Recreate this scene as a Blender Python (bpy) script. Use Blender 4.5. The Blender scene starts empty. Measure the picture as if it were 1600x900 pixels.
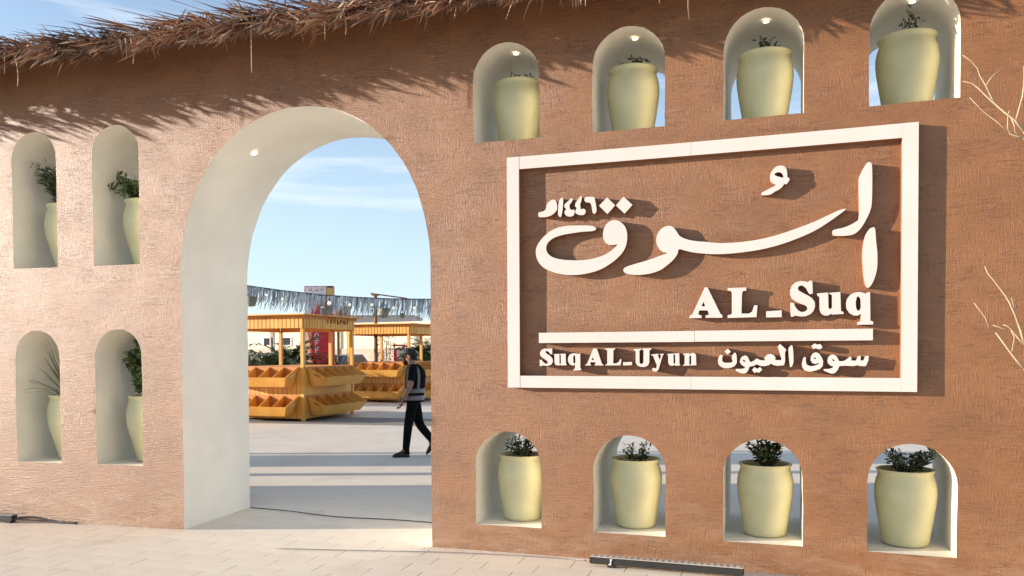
import bpy, bmesh, math, random
from mathutils import Vector, Matrix, noise
from mathutils.geometry import delaunay_2d_cdt
R = math.radians
rnd = random.Random(7)
scene = bpy.context.scene
COL = scene.collection

# ------------------------------------------------------------------ camera, sky, sun, exposure
CAM = Vector((0.0, -5.8442, 1.6)); YAW = 0.3311; PITCH = -0.0218; ROLL = -0.0049
FPX, PPY = 1224.4252, 573.6575                      # focal length and principal row for a 1600 x 900 frame
RGT = Vector((math.cos(YAW), math.sin(YAW), 0)); FWD = Vector((-math.sin(YAW), math.cos(YAW), 0))
F3 = Vector((FWD.x*math.cos(PITCH), FWD.y*math.cos(PITCH), math.sin(PITCH))); U3 = RGT.cross(F3)
CR = RGT*math.cos(ROLL)+U3*math.sin(ROLL); CU = -RGT*math.sin(ROLL)+U3*math.cos(ROLL)
cd = bpy.data.cameras.new('camera'); cam = bpy.data.objects.new('camera', cd); COL.objects.link(cam)
mw = Matrix((CR, CU, -F3)).transposed().to_4x4(); mw.translation = CAM; cam.matrix_world = mw
cd.sensor_width = 36; cd.lens = FPX/1600*36; cd.shift_y = (PPY-450)/1600; cd.clip_end = 2000; cd.clip_start = 0.05
scene.camera = cam
scene.view_settings.view_transform = 'Standard'; scene.view_settings.look = 'None'
scene.view_settings.exposure = 0.90; scene.view_settings.gamma = 1
SUN_EL = R(9.9); SUN_AZ = RGT.copy()                 # the sun shines along the camera's right-hand direction
sd = Vector((RGT.x*math.cos(SUN_EL), RGT.y*math.cos(SUN_EL), -math.sin(SUN_EL)))
sl = bpy.data.lights.new('sun', 'SUN'); sl.energy = 5.0; sl.angle = R(0.45); sl.color = (1.0, 0.88, 0.74)
so = bpy.data.objects.new('sun', sl); COL.objects.link(so); so.rotation_euler = sd.to_track_quat('-Z', 'Y').to_euler()
so.location = (-12, -10, 9)
world = bpy.data.worlds.new('World'); scene.world = world; world.use_nodes = True
wn = world.node_tree; wn.nodes.clear()
def WN(t): return wn.nodes.new(t)
sky = WN('ShaderNodeTexSky'); sky.sky_type = 'NISHITA'; sky.sun_disc = False
sky.sun_elevation = SUN_EL; sky.sun_rotation = math.atan2(-RGT.x, -RGT.y)   # direction towards the sun
sky.altitude = 600; sky.air_density = 1.0; sky.dust_density = 0.05; sky.ozone_density = 1.0
bg = WN('ShaderNodeBackground'); bg.inputs[1].default_value = 0.14
tc = WN('ShaderNodeTexCoord'); mp = WN('ShaderNodeMapping'); mp.inputs['Rotation'].default_value = (0.05, 0.10, 0)
mp.inputs['Scale'].default_value = (1.5, 1.5, 13); mp.inputs['Location'].default_value = (0, 0, .05)
n1 = WN('ShaderNodeTexNoise'); n1.inputs['Scale'].default_value = 1.7; n1.inputs['Detail'].default_value = 7; n1.inputs['Roughness'].default_value = .55
n1.inputs['Distortion'].default_value = .35
cr = WN('ShaderNodeValToRGB'); cr.color_ramp.elements[0].position = .50; cr.color_ramp.elements[1].position = .76
cr.color_ramp.elements[1].color = (.95, .95, .95, 1)
mx = WN('ShaderNodeMix'); mx.data_type = 'RGBA'; mx.inputs[7].default_value = (4.1, 4.35, 4.7, 1)
wn.links.new(tc.outputs['Generated'], mp.inputs[0]); wn.links.new(mp.outputs[0], n1.inputs[0])
wn.links.new(n1.outputs[0], cr.inputs[0])
sxyz = WN('ShaderNodeSeparateXYZ'); wn.links.new(tc.outputs['Generated'], sxyz.inputs[0])
lowm = WN('ShaderNodeMapRange'); lowm.interpolation_type = 'SMOOTHSTEP'; lowm.inputs[1].default_value = .11; lowm.inputs[2].default_value = .20; wn.links.new(sxyz.outputs[2], lowm.inputs[0])
mulc = WN('ShaderNodeMath'); mulc.operation = 'MULTIPLY'; wn.links.new(cr.outputs[0], mulc.inputs[0]); wn.links.new(lowm.outputs[0], mulc.inputs[1]); wn.links.new(mulc.outputs[0], mx.inputs[0]); tint = WN('ShaderNodeMix'); tint.data_type = 'RGBA'; tint.blend_type = 'MULTIPLY'; tint.inputs[0].default_value = 1; tint.inputs[7].default_value = (1.10, 1.02, 1.05, 1)
wn.links.new(sky.outputs[0], tint.inputs[6]); hz_ = WN('ShaderNodeMix'); hz_.data_type = 'RGBA'; hz_.inputs[7].default_value = (2.45, 3.3, 4.1, 1)   # pale blue desert haze low in the sky, all round
hm = WN('ShaderNodeMapRange'); hm.inputs[1].default_value = .0; hm.inputs[2].default_value = .42; hm.inputs[3].default_value = .85; hm.inputs[4].default_value = 0
wn.links.new(tint.outputs[2], hz_.inputs[6]); wn.links.new(sxyz.outputs[2], hm.inputs[0]); wn.links.new(hm.outputs[0], hz_.inputs[0]); wn.links.new(hz_.outputs[2], mx.inputs[6])
wo = WN('ShaderNodeOutputWorld'); wn.links.new(mx.outputs[2], bg.inputs[0]); wn.links.new(bg.outputs[0], wo.inputs[0])

# ------------------------------------------------------------------ helpers
KAP = 0.0136; TH = 1.01                              # curvature of the wall in plan, its thickness
def W(u, z, v=0.0):                                  # wall coordinates: along, up, behind the face -> world
    th = KAP*u
    return Vector((math.sin(th)/KAP+math.sin(th)*v, -(1-math.cos(th))/KAP+math.cos(th)*v, z))
def G(X, Z, h=0.0):                                  # plaza coordinates: right of and ahead of the photographer
    p = CAM+RGT*X+FWD*Z; return Vector((p.x, p.y, h))
def PX(px, Z): return (px-800)/FPX*Z
def ray(px, py): return (F3+CR*((px-800)/FPX)+CU*(-(py-PPY)/FPX)).normalized()
def on_wall(px, py, v):                              # measured picture point -> its place on the wall's face
    d = ray(px, py); lo, hi = 0.5, 40.0
    def g(t):
        p = CAM+d*t; r = math.hypot(p.x, p.y+1/KAP); return (r-1/KAP)-v   # distance behind the face
    for _ in range(60):
        m = (lo+hi)/2
        if g(m) < 0: lo = m
        else: hi = m
    p = CAM+d*lo; th = math.atan2(p.x, p.y+1/KAP)
    return th/KAP, p.z
def tag(o, label=None, cat=None, group=None, kind=None):
    if label: o['label'] = label
    if cat: o['category'] = cat
    if group: o['group'] = group
    if kind: o['kind'] = kind
    return o
def empty(name, loc=(0, 0, 0), rz=0.0):
    o = bpy.data.objects.new(name, None); COL.objects.link(o); o.location = loc; o.rotation_euler = (0, 0, rz)
    o.empty_display_size = .1; return o
def link(name, me, mats, parent=None, loc=None, rot=None):
    o = bpy.data.objects.new(name, me); COL.objects.link(o)
    if mats is not None and len(me.materials) == 0:
        for m in (mats if isinstance(mats, (list, tuple)) else [mats]): me.materials.append(m)
    if parent: o.parent = parent
    if loc is not None: o.location = loc
    if rot is not None: o.rotation_euler = rot
    return o
def mesh(name, vs, fs, smooth=False, mi=None):
    me = bpy.data.meshes.new(name); me.from_pydata([tuple(v) for v in vs], [], fs); me.update()
    if smooth:
        for p in me.polygons: p.use_smooth = True
    if mi:
        for p, i in zip(me.polygons, mi): p.material_index = i
    return me
class MB:
    def __init__(s): s.v = []; s.f = []; s.m = []
    def add(s, vs, fs, m=0):
        b = len(s.v); s.v += [Vector(p) for p in vs]; s.f += [[i+b for i in f] for f in fs]; s.m += [m]*len(fs)
    def box(s, c, d, rz=0.0, m=0, M=None):
        c = Vector(c); hx, hy, hz = d[0]/2, d[1]/2, d[2]/2
        mm = M if M is not None else Matrix.Rotation(rz, 3, 'Z')
        vs = [c+mm@Vector((x*hx, y*hy, z*hz)) for z in (-1, 1) for y in (-1, 1) for x in (-1, 1)]
        s.add(vs, [(0, 2, 3, 1), (4, 5, 7, 6), (0, 1, 5, 4), (2, 6, 7, 3), (0, 4, 6, 2), (1, 3, 7, 5)], m)
    def hexa(s, p, m=0):                             # eight corners, bottom ring then top ring
        s.add(p, [(3, 2, 1, 0), (4, 5, 6, 7), (0, 1, 5, 4), (1, 2, 6, 5), (2, 3, 7, 6), (3, 0, 4, 7)], m)
    def tube(s, pts, rad, n=6, m=0, cap=True):
        pts = [Vector(p) for p in pts]; base = len(s.v)
        if not isinstance(rad, (list, tuple)): rad = [rad]*len(pts)
        a = None
        for i, p in enumerate(pts):
            t = (pts[min(i+1, len(pts)-1)]-pts[max(i-1, 0)]).normalized()
            if a is None: a = t.orthogonal().normalized()
            a = (a-t*a.dot(t)).normalized(); b = t.cross(a)
            for k in range(n):
                an = 2*math.pi*k/n; s.v.append(p+(a*math.cos(an)+b*math.sin(an))*rad[i])
        for i in range(len(pts)-1):
            for k in range(n):
                s.f.append([base+i*n+k, base+i*n+(k+1) % n, base+(i+1)*n+(k+1) % n, base+(i+1)*n+k]); s.m.append(m)
        if cap:
            s.f.append([base+k for k in range(n)][::-1]); s.f.append([base+(len(pts)-1)*n+k for k in range(n)]); s.m += [m, m]
    def lathe(s, prof, n=24, c=(0, 0, 0), m=0):
        c = Vector(c); b = len(s.v)
        for r, z in prof:
            for k in range(n):
                an = 2*math.pi*k/n; s.v.append(c+Vector((r*math.cos(an), r*math.sin(an), z)))
        for i in range(len(prof)-1):
            for k in range(n):
                s.f.append([b+i*n+k, b+i*n+(k+1) % n, b+(i+1)*n+(k+1) % n, b+(i+1)*n+k]); s.m.append(m)
    def rings(s, rings, m=0, cap=True):              # loft over rings of equal length
        b = len(s.v); n = len(rings[0])
        for r in rings: s.v += [Vector(p) for p in r]
        for i in range(len(rings)-1):
            for k in range(n):
                s.f.append([b+i*n+k, b+i*n+(k+1) % n, b+(i+1)*n+(k+1) % n, b+(i+1)*n+k]); s.m.append(m)
        if cap:
            s.f.append([b+k for k in range(n)][::-1]); s.f.append([b+(len(rings)-1)*n+k for k in range(n)]); s.m += [m, m]
    def build(s, name, mats, parent=None, smooth=False, loc=None, rot=None):
        return link(name, mesh(name, s.v, s.f, smooth, s.m), mats, parent, loc, rot)
def bevel_mesh(me, w, seg=1, ang=R(30)):
    bm = bmesh.new(); bm.from_mesh(me)
    es = [e for e in bm.edges if e.is_manifold and e.calc_face_angle(0) > ang]
    bmesh.ops.bevel(bm, geom=es, offset=w, segments=seg, affect='EDGES', clamp_overlap=True)
    bm.to_mesh(me); bm.free(); return me

def mat(name, col, rough=.7, var=.12, vscale=6.0, bump=0.0, bscale=40.0, col2=None, spec=.5, metal=0.0, coord='Object', stretch=(1, 1, 1), bdist=.01, trans=0.0):
    m = bpy.data.materials.new(name); m.use_nodes = True; nt = m.node_tree; N = nt.nodes; L = nt.links
    b = N['Principled BSDF']; b.inputs['Roughness'].default_value = rough; b.inputs['Metallic'].default_value = metal
    b.inputs['Specular IOR Level'].default_value = spec
    t = N.new('ShaderNodeTexCoord'); mpn = N.new('ShaderNodeMapping'); mpn.inputs['Scale'].default_value = stretch
    L.new(t.outputs[coord], mpn.inputs[0])
    n = N.new('ShaderNodeTexNoise'); n.inputs['Scale'].default_value = vscale; n.inputs['Detail'].default_value = 5
    L.new(mpn.outputs[0], n.inputs[0])
    r = N.new('ShaderNodeValToRGB'); c2 = col2 or tuple(c*(1-var*1.6) for c in col)
    r.color_ramp.elements[0].position = .32; r.color_ramp.elements[1].position = .68
    r.color_ramp.elements[0].color = (*c2, 1); r.color_ramp.elements[1].color = (*[min(1, c*(1+var*.5)) for c in col], 1)
    L.new(n.outputs[0], r.inputs[0]); L.new(r.outputs[0], b.inputs['Base Color'])
    if bump:
        n2 = N.new('ShaderNodeTexNoise'); n2.inputs['Scale'].default_value = bscale; n2.inputs['Detail'].default_value = 4
        L.new(mpn.outputs[0], n2.inputs[0])
        bp = N.new('ShaderNodeBump'); bp.inputs['Strength'].default_value = bump; bp.inputs['Distance'].default_value = bdist
        L.new(n2.outputs[0], bp.inputs['Height']); L.new(bp.outputs[0], b.inputs['Normal'])
    if trans: b.inputs['Transmission Weight'].default_value = trans
    return m
def glow(name, col, s):
    m = bpy.data.materials.new(name); m.use_nodes = True; b = m.node_tree.nodes['Principled BSDF']
    b.inputs['Base Color'].default_value = (*col, 1); b.inputs['Emission Color'].default_value = (*col, 1); b.inputs['Emission Strength'].default_value = s
    return m

def stucco():
    m = bpy.data.materials.new('clay_stucco'); m.use_nodes = True; nt = m.node_tree; N = nt.nodes; L = nt.links
    b = N['Principled BSDF']; b.inputs['Roughness'].default_value = .47; b.inputs['Specular IOR Level'].default_value = .9
    uv = N.new('ShaderNodeUVMap'); uv.uv_map = 'wall_uv'
    def nz(sc, detail=3, scale=1.0, rough=.5, dist=0.0):
        mp_ = N.new('ShaderNodeMapping'); mp_.inputs['Scale'].default_value = sc; L.new(uv.outputs[0], mp_.inputs[0])
        n = N.new('ShaderNodeTexNoise'); n.inputs['Scale'].default_value = scale; n.inputs['Detail'].default_value = detail
        n.inputs['Roughness'].default_value = rough; n.inputs['Distortion'].default_value = dist; L.new(mp_.outputs[0], n.inputs[0]); return n.outputs[0]
    def mth(op, a, c):
        n = N.new('ShaderNodeMath'); n.operation = op
        for i, x in enumerate((a, c)):
            if isinstance(x, (int, float)): n.inputs[i].default_value = x
            else: L.new(x, n.inputs[i])
        return n.outputs[0]
    h = nz((9, 115, 1), 4, 1, .62, .12); vv = nz((105, 11, 1), 4, 1, .62, .12); g = nz((95, 120, 1), 4, 1, .65)
    mk = nz((2.6, 3.4, 1), 3, 1, .6); rp = N.new('ShaderNodeValToRGB'); rp.color_ramp.elements[0].position = .42; rp.color_ramp.elements[1].position = .58
    L.new(mk, rp.inputs[0])
    mxn = N.new('ShaderNodeMix'); L.new(mth('ADD', mth('MULTIPLY', rp.outputs[0], .42), .10), mxn.inputs[0]); L.new(h, mxn.inputs[2]); L.new(vv, mxn.inputs[3])
    sc1 = mth('LESS_THAN', mth('ABSOLUTE', mth('SUBTRACT', nz((2.6, 30, 1), 2, 1, .5, .4), .5), 0), .011); sc2 = mth('LESS_THAN', mth('ABSOLUTE', mth('SUBTRACT', nz((30, 3.4, 1), 2, 1, .5, .4), .5), 0), .006)
    scr = mth('MULTIPLY', mth('MAXIMUM', sc1, sc2), mth('GREATER_THAN', nz((4, 5, 1), 3, 1, .6), .53))
    hgt = mth('SUBTRACT', mth('ADD', mth('MULTIPLY', mxn.outputs[0], 1.7), mth('MULTIPLY', g, .95)), mth('MULTIPLY', scr, .5))
    lowf = nz((3.2, 3.2, 1), 3, 1, .5); hgt = mth('ADD', hgt, mth('MULTIPLY', lowf, .35))
    bp = N.new('ShaderNodeBump'); bp.inputs['Strength'].default_value = .85; bp.inputs['Distance'].default_value = .0044
    L.new(hgt, bp.inputs['Height']); L.new(bp.outputs[0], b.inputs['Normal'])
    c1 = N.new('ShaderNodeValToRGB'); e = c1.color_ramp.elements
    e[0].position = .3; e[0].color = (.262, .100, .027, 1); e[1].position = .72; e[1].color = (.352, .140, .039, 1)
    L.new(nz((2.1, 3.3, 1), 6, 1, .62), c1.inputs[0])
    c2 = N.new('ShaderNodeMix'); c2.data_type = 'RGBA'; c2.blend_type = 'MULTIPLY'; c2.inputs[0].default_value = 1
    r2 = N.new('ShaderNodeValToRGB'); r2.color_ramp.elements[0].position = .36; r2.color_ramp.elements[0].color = (.66, .63, .60, 1)
    r2.color_ramp.elements[1].position = .62; r2.color_ramp.elements[1].color = (1.06, 1.06, 1.06, 1)
    L.new(mth('MULTIPLY', mth('ADD', mxn.outputs[0], g), .5), r2.inputs[0]); L.new(c1.outputs[0], c2.inputs[6]); L.new(r2.outputs[0], c2.inputs[7])
    # small dark pits and pale chips
    vo = N.new('ShaderNodeTexVoronoi'); vo.inputs['Scale'].default_value = 3.2; L.new(uv.outputs[0], vo.inputs[0])
    pit = mth('LESS_THAN', vo.outputs['Distance'], .012)
    c3 = N.new('ShaderNodeMix'); c3.data_type = 'RGBA'; L.new(pit, c3.inputs[0]); L.new(c2.outputs[2], c3.inputs[6]); c3.inputs[7].default_value = (.12, .05, .03, 1)
    sp = N.new('ShaderNodeSeparateXYZ'); L.new(uv.outputs[0], sp.inputs[0])
    dz = N.new('ShaderNodeMapRange'); dz.inputs[1].default_value = .0; dz.inputs[2].default_value = .5; dz.inputs[3].default_value = .75; dz.inputs[4].default_value = 0; L.new(sp.outputs[1], dz.inputs[0])
    dn = N.new('ShaderNodeMapRange'); dn.inputs[1].default_value = .42; dn.inputs[2].default_value = .68; L.new(nz((2.4, 9, 1), 6, 1, .7), dn.inputs[0])
    c4 = N.new('ShaderNodeMix'); c4.data_type = 'RGBA'; L.new(mth('MULTIPLY', dz.outputs[0], dn.outputs[0]), c4.inputs[0]); L.new(c3.outputs[2], c4.inputs[6]); c4.inputs[7].default_value = (.42, .26, .15, 1)
    st = N.new('ShaderNodeMapRange'); st.inputs[1].default_value = .56; st.inputs[2].default_value = .74; st.inputs[4].default_value = .35; L.new(nz((1.1, 7, 1), 5, 1, .65, 1.2), st.inputs[0])
    c5 = N.new('ShaderNodeMix'); c5.data_type = 'RGBA'; L.new(st.outputs[0], c5.inputs[0]); L.new(c4.outputs[2], c5.inputs[6]); c5.inputs[7].default_value = (.36, .21, .11, 1)
    c6 = N.new('ShaderNodeMix'); c6.data_type = 'RGBA'; L.new(mth('MULTIPLY', scr, .42), c6.inputs[0]); L.new(c5.outputs[2], c6.inputs[6]); c6.inputs[7].default_value = (.13, .05, .02, 1)
    L.new(c6.outputs[2], b.inputs['Base Color'])
    return m
M = dict(
    stucco=stucco(),
    cream=mat('cream_render', (.86, .805, .70), .75, .06, 1.6, .35, 50, bdist=.003),
    cream2=mat('niche_render', (.84, .775, .65), .8, .07, 2.5, .35, 50),
    white=mat('white_sign_face', (.71, .645, .585), .45, .03, 2),
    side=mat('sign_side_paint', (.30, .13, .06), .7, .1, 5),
    pot=mat('olive_glaze', (.66, .615, .36), .5, .07, 5, .15, 30, col2=(.58, .54, .305), bdist=.003),
    soil=mat('soil', (.09, .045, .025), .95, .4, 30, .6, 60),
    leaf=mat('leaf_dark', (.035, .06, .025), .5, .4, 3, coord='Object'),
    leafb=mat('leaf_bright', (.16, .22, .035), .5, .4, 3),
    leafm=mat('leaf_mid', (.07, .12, .03), .5, .4, 3),
    grass=mat('blade_green', (.20, .22, .08), .6, .4, 3),
    stem=mat('plant_stem', (.10, .07, .04), .8),
    thatch=mat('dry_palm', (.40, .205, .115), .75, .4, 2.2, col2=(.15, .068, .038)),
    straw=mat('dry_palm_pale', (.52, .36, .22), .7, .3, 3),
    deck=mat('roof_boards', (.16, .09, .05), .85, .3, 4),
    paver=mat('paver_stone', (.84, .735, .60), .68, .05, 1.1, .3, 28, col2=(.77, .665, .535), bdist=.004),
    joint=mat('joint_sand', (.30, .26, .22), .95, .2, 10),
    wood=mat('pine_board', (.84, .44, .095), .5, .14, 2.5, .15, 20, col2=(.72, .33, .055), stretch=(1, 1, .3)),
    wood2=mat('pine_inner', (.60, .22, .03), .55, .2, 2.5),  # darker pine: shade inside the bins put into the colour; also roof trim
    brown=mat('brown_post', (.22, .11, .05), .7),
    black=mat('black_metal', (.03, .028, .026), .45),
    grate=mat('pale_louvre', (.5, .45, .4), .5),
    rubber=mat('cable_rubber', (.06, .055, .06), .6),
    twig=mat('dry_twig', (.55, .40, .25), .8, .25, 8),
    red=mat('red_panel', (.55, .012, .03), .4), pale=mat('white_panel', (.8, .78, .76), .45),
    pink=mat('pink_border', (.75, .25, .30), .5), yellow=mat('yellow_panel', (.65, .50, .08), .5), orange=mat('orange_stripe', (.75, .22, .04), .5),
    wallb=mat('cream_wall_paint', (.74, .66, .48), .8, .05, 1), wallg=mat('pinkish_base', (.56, .44, .35), .85, .12, 2),
    fringe=mat('foil_fringe', (.52, .60, .64), .35, .25, 8, col2=(.20, .26, .30)), fringeb=mat('foil_fringe_pale', (.86, .92, .95), .35, .1, 8), rope=mat('rope_dark', (.07, .085, .09), .8),
    basket=mat('woven_shade', (.28, .27, .21), .85, .3, 30), glass=glow('warm_bulb', (1.0, .88, .62), .35),
    lamp=glow('spot_lens', (1.0, .86, .62), 1.8), trim=mat('spot_trim', (.6, .58, .52), .5),
    skin=mat('skin', (.32, .17, .11), .55, .08, 10), cloth=mat('black_cloth', (.008, .008, .009), .95, .3, 12, spec=.1), shirt=mat('black_shirt', (.012, .011, .013), .95, .3, 12, spec=.1),
    beard=mat('dark_hair', (.012, .010, .009), .8), cap=mat('dark_cap', (.030, .030, .032), .8), refl=mat('reflective_grey', (.17, .175, .19), .35),
    shoe=mat('black_shoe', (.015, .014, .014), .5), phone=mat('pale_cuff', (.6, .58, .55), .5),
    car=mat('car_paint', (.10, .11, .13), .3, .05, 3, metal=.3), glassd=mat('car_glass', (.02, .025, .03), .1), tyre=mat('tyre_rubber', (.02, .02, .02), .9),
    palmleaf=mat('palm_frond', (.11, .155, .045), .55, .4, 3), bark=mat('palm_bark', (.14, .09, .055), .9, .3, 12, .6, 20), hedge=mat('shrub_leaf', (.04, .06, .022), .6, .4, 4),
    text=mat('dark_print', (.22, .08, .03), .6),
)
def add_geo(m, stain, lo_=.93, hi_=1.05):
    # world-space colour variation, so that alike pieces do not repeat: blotches of dirt and a paler bloom
    nt = m.node_tree; N = nt.nodes; L = nt.links; b = N['Principled BSDF']; src = b.inputs['Base Color'].links[0].from_socket
    geo = N.new('ShaderNodeNewGeometry'); n = N.new('ShaderNodeTexNoise'); n.inputs['Scale'].default_value = 1.6; n.inputs['Detail'].default_value = 8; n.inputs['Roughness'].default_value = .68
    L.new(geo.outputs['Position'], n.inputs[0]); mr = N.new('ShaderNodeMapRange'); mr.inputs[1].default_value = .56; mr.inputs[2].default_value = .78; mr.inputs[4].default_value = .6
    L.new(n.outputs[0], mr.inputs[0]); x = N.new('ShaderNodeMix'); x.data_type = 'RGBA'; L.new(mr.outputs[0], x.inputs[0]); L.new(src, x.inputs[6]); x.inputs[7].default_value = (*stain, 1)
    oi = N.new('ShaderNodeObjectInfo'); m2 = N.new('ShaderNodeMapRange'); m2.inputs[3].default_value = lo_; m2.inputs[4].default_value = hi_; L.new(oi.outputs['Random'], m2.inputs[0])
    y = N.new('ShaderNodeHueSaturation'); L.new(m2.outputs[0], y.inputs['Value']); L.new(x.outputs[2], y.inputs['Color']); L.new(y.outputs[0], b.inputs['Base Color'])
add_geo(M['paver'], (.50, .40, .30), .975, 1.02); add_geo(M['pot'], (.50, .44, .26)); add_geo(M['cream'], (.74, .66, .54)); add_geo(M['cream2'], (.64, .56, .43)); add_geo(M['wood'], (.62, .30, .06))

# ------------------------------------------------------------------ ground and paving
g = MB(); g.add([(-400, -60, -.03), (400, -60, -.03), (400, 700, -.03), (-400, 700, -.03)], [(0, 1, 2, 3)])
ground = g.build('ground', mat('far_ground', (.55, .50, .43), .9, .1, .3, .2, 10, coord='Object')); tag(ground, kind='structure')
pave = MB(); pave.add([W(-14, -.0045, -6.5), W(6, -.0045, -6.5), W(6, -.0045, 12), W(-14, -.0045, 12)], [(0, 1, 2, 3)])
pavement = pave.build('pavement', M['joint']); tag(pavement, kind='structure')
# unit paver sharing one mesh: 0.40 x 0.20
PL, PW, JT = .40, .20, .0065
pm = mesh('paver', *(lambda mb: (mb.v, mb.f))((lambda mb: (mb.box((0, 0, -.02), (PL-JT, PW-.0008, .04)), mb)[1])(MB())))
pm.materials.append(M['paver'])
pm2 = mesh('paver', *(lambda mb: (mb.v, mb.f))((lambda mb: (mb.box((0, 0, -.02), (PL-.0015, PW-.0008, .04)), mb)[1])(MB()))); pm2.materials.append(M['paver'])
cells = []
row = 0; v = -6.4
TILT = R(1.5)
while v < 9.5:
    u = -13.5+(row % 2)*PL*.5+(row % 3)*.03
    while u < 5.5:
        cells.append((u, v)); u += PL
    v += PW; row += 1
def vis_key(c):
    p = W(c[0], 0, c[1])-CAM; Z = p.dot(FWD); X = p.dot(RGT)
    if Z < 5.2: return 99
    x = 800+FPX*X/Z; y = 547+FPX*1.6/Z
    if x < -40 or x > 1250 or y > 930: return 99
    if c[1] > -.02 and not (-5.3 < c[0]-0 and c[1] < 3 and 380 < x < 690): return 99
    return Z
cells.sort(key=vis_key)
cov = MB()
for i, (u, v) in enumerate(cells):
    rr = random.Random(i*13+5); hz = rr.uniform(-.0005, .0004); p = W(u, 0, v); rz = -KAP*u+rr.uniform(-.004, .004)
    tx, ty = rr.uniform(-.001, .001), rr.uniform(-.001, .001)
    if v > .05: hz *= .1; tx *= .15; ty *= .15
    if i < 295:
        o = bpy.data.objects.new('paver', pm if v < .05 else pm2); COL.objects.link(o); o.parent = pavement
        o.location = (p.x, p.y, hz); o.rotation_euler = (tx, ty, rz); o.scale.x = 1+KAP*v
    else:
        mm = Matrix.Rotation(rz, 3, 'Z'); hx, hy = (PL*(1+KAP*v)-(.0065 if v < 0 else .0012))/2, (PW-.0004)/2; e = .0002
        vs = []
        for (k, zz) in ((0, -.012), (0, hz-e), (e, hz)):
            for sx, sy in ((-1, -1), (1, -1), (1, 1), (-1, 1)):
                x, y = sx*(hx-k), sy*(hy-k); vs.append(p+mm@Vector((x, y, 0))+Vector((0, 0, zz+x*ty*0+y*tx)))
        cov.add(vs, [(8, 9, 10, 11)]+[(a+k, a+(k+1) % 4, a+4+(k+1) % 4, a+4+k) for a in (0, 4) for k in range(4)])
pc = cov.build('paver_field', M['paver'], pavement); tag(pc, kind='stuff')
def far_paving():
    m = bpy.data.materials.new('far_pavers'); m.use_nodes = True; nt = m.node_tree; N = nt.nodes; L = nt.links; b = N['Principled BSDF']
    b.inputs['Roughness'].default_value = .75
    t = N.new('ShaderNodeTexCoord'); bt = N.new('ShaderNodeTexBrick'); bt.inputs['Scale'].default_value = 1; bt.inputs['Brick Width'].default_value = .8
    bt.inputs['Row Height'].default_value = .4; bt.inputs['Mortar Size'].default_value = .012; bt.inputs['Color1'].default_value = (.83, .725, .59, 1)
    bt.inputs['Color2'].default_value = (.76, .655, .53, 1); bt.inputs['Mortar'].default_value = (.60, .54, .46, 1); bt.inputs['Bias'].default_value = -.2
    L.new(t.outputs['Object'], bt.inputs[0])
    n = N.new('ShaderNodeTexNoise'); n.inputs['Scale'].default_value = .7; n.inputs['Detail'].default_value = 6; L.new(t.outputs['Object'], n.inputs[0])
    r = N.new('ShaderNodeValToRGB'); r.color_ramp.elements[0].position = .35; r.color_ramp.elements[0].color = (.82, .8, .79, 1); r.color_ramp.elements[1].position = .62; r.color_ramp.elements[1].color = (1.04, 1.04, 1.04, 1)
    L.new(n.outputs[0], r.inputs[0]); mxx = N.new('ShaderNodeMix'); mxx.data_type = 'RGBA'; mxx.blend_type = 'MULTIPLY'; mxx.inputs[0].default_value = 1
    L.new(bt.outputs[0], mxx.inputs[6]); L.new(r.outputs[0], mxx.inputs[7]); L.new(mxx.outputs[2], b.inputs['Base Color'])
    return m
pz = MB(); pz.add([(-60, -4, -.0165), (60, -4, -.0165), (60, 60, -.0165), (-60, 60, -.0165)], [(0, 1, 2, 3)])
# the plaza beyond the hand-laid pavers, a few mm lower than their tops
plaza = pz.build('plaza_paving', far_paving()); tag(plaza, kind='structure')
plaza.rotation_euler = (0, 0, YAW*.15); plaza.location.z = .0

# ------------------------------------------------------------------ the clay wall
gate = empty('gate_wall', W(-3.5, 0, .5)); tag(gate, 'long reddish brown clay stucco wall with a tall open archway and rows of arched niches', 'wall')
bpy.context.view_layer.update()
def wlink(mb_or_me, name, mats, parent, smooth=False):       # geometry given in world coordinates under a moved empty
    if isinstance(mb_or_me, MB): me = mesh(name, mb_or_me.v, mb_or_me.f, smooth, mb_or_me.m)
    else: me = mb_or_me
    off = Vector((0, 0, 0)); q = parent
    while q: off += q.location; q = q.parent
    me.transform(Matrix.Translation(-off))
    return link(name, me, mats, parent)
U0, U1, ZT = -10.9, 3.4, 4.42
def jit(u, z, a=.006):
    n = noise.noise(Vector((u*5.1, z*5.1, 3.3)))*a; k = noise.noise(Vector((u*17, z*17, 9.1)))*a*.5; return n+k
def arch_outline(uc, hw, zb, zs, zt, n=18, ex=2.0, dz=.09):
    pts = [(uc-hw, zb), (uc+hw, zb)]
    k = max(1, int((zs-zb)/dz))
    pts += [(uc+hw, zb+(zs-zb)*i/k) for i in range(1, k+1)]
    for i in range(1, n):
        a = math.pi*i/n; c, s = math.cos(a), math.sin(a)
        pts.append((uc+hw*math.copysign(abs(c)**(2/ex), c), zs+(zt-zs)*abs(s)**(2/ex)))
    pts += [(uc-hw, zs-(zs-zb)*i/k) for i in range(0, k)]
    c0 = uc
    return [(u+jit(u, z)*(1 if i > 1 else .5), z+jit(z, u)*(1 if i > 1 else .3)) for i, (u, z) in enumerate(pts)]
NR = [(-2.3077+i*.9556, .5412) for i in range(4)]
NLs = [(-6.9073+i*.9015, .5043) for i in range(2)]
niches = []                                          # (outline, centre, bottom, top, place words)
ordr = ['leftmost', 'second from left', 'third from left', 'rightmost']
for i, (u, w) in enumerate(NR):
    niches.append((arch_outline(u+w/2, w/2, 3.238, 3.729, 3.999, 16), u+w/2, 3.238, 3.999, ('R', 'U', i)))
    niches.append((arch_outline(u+w/2, w/2, .209, .689, .959, 16), u+w/2, .209, .959, ('R', 'L', i)))
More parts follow.
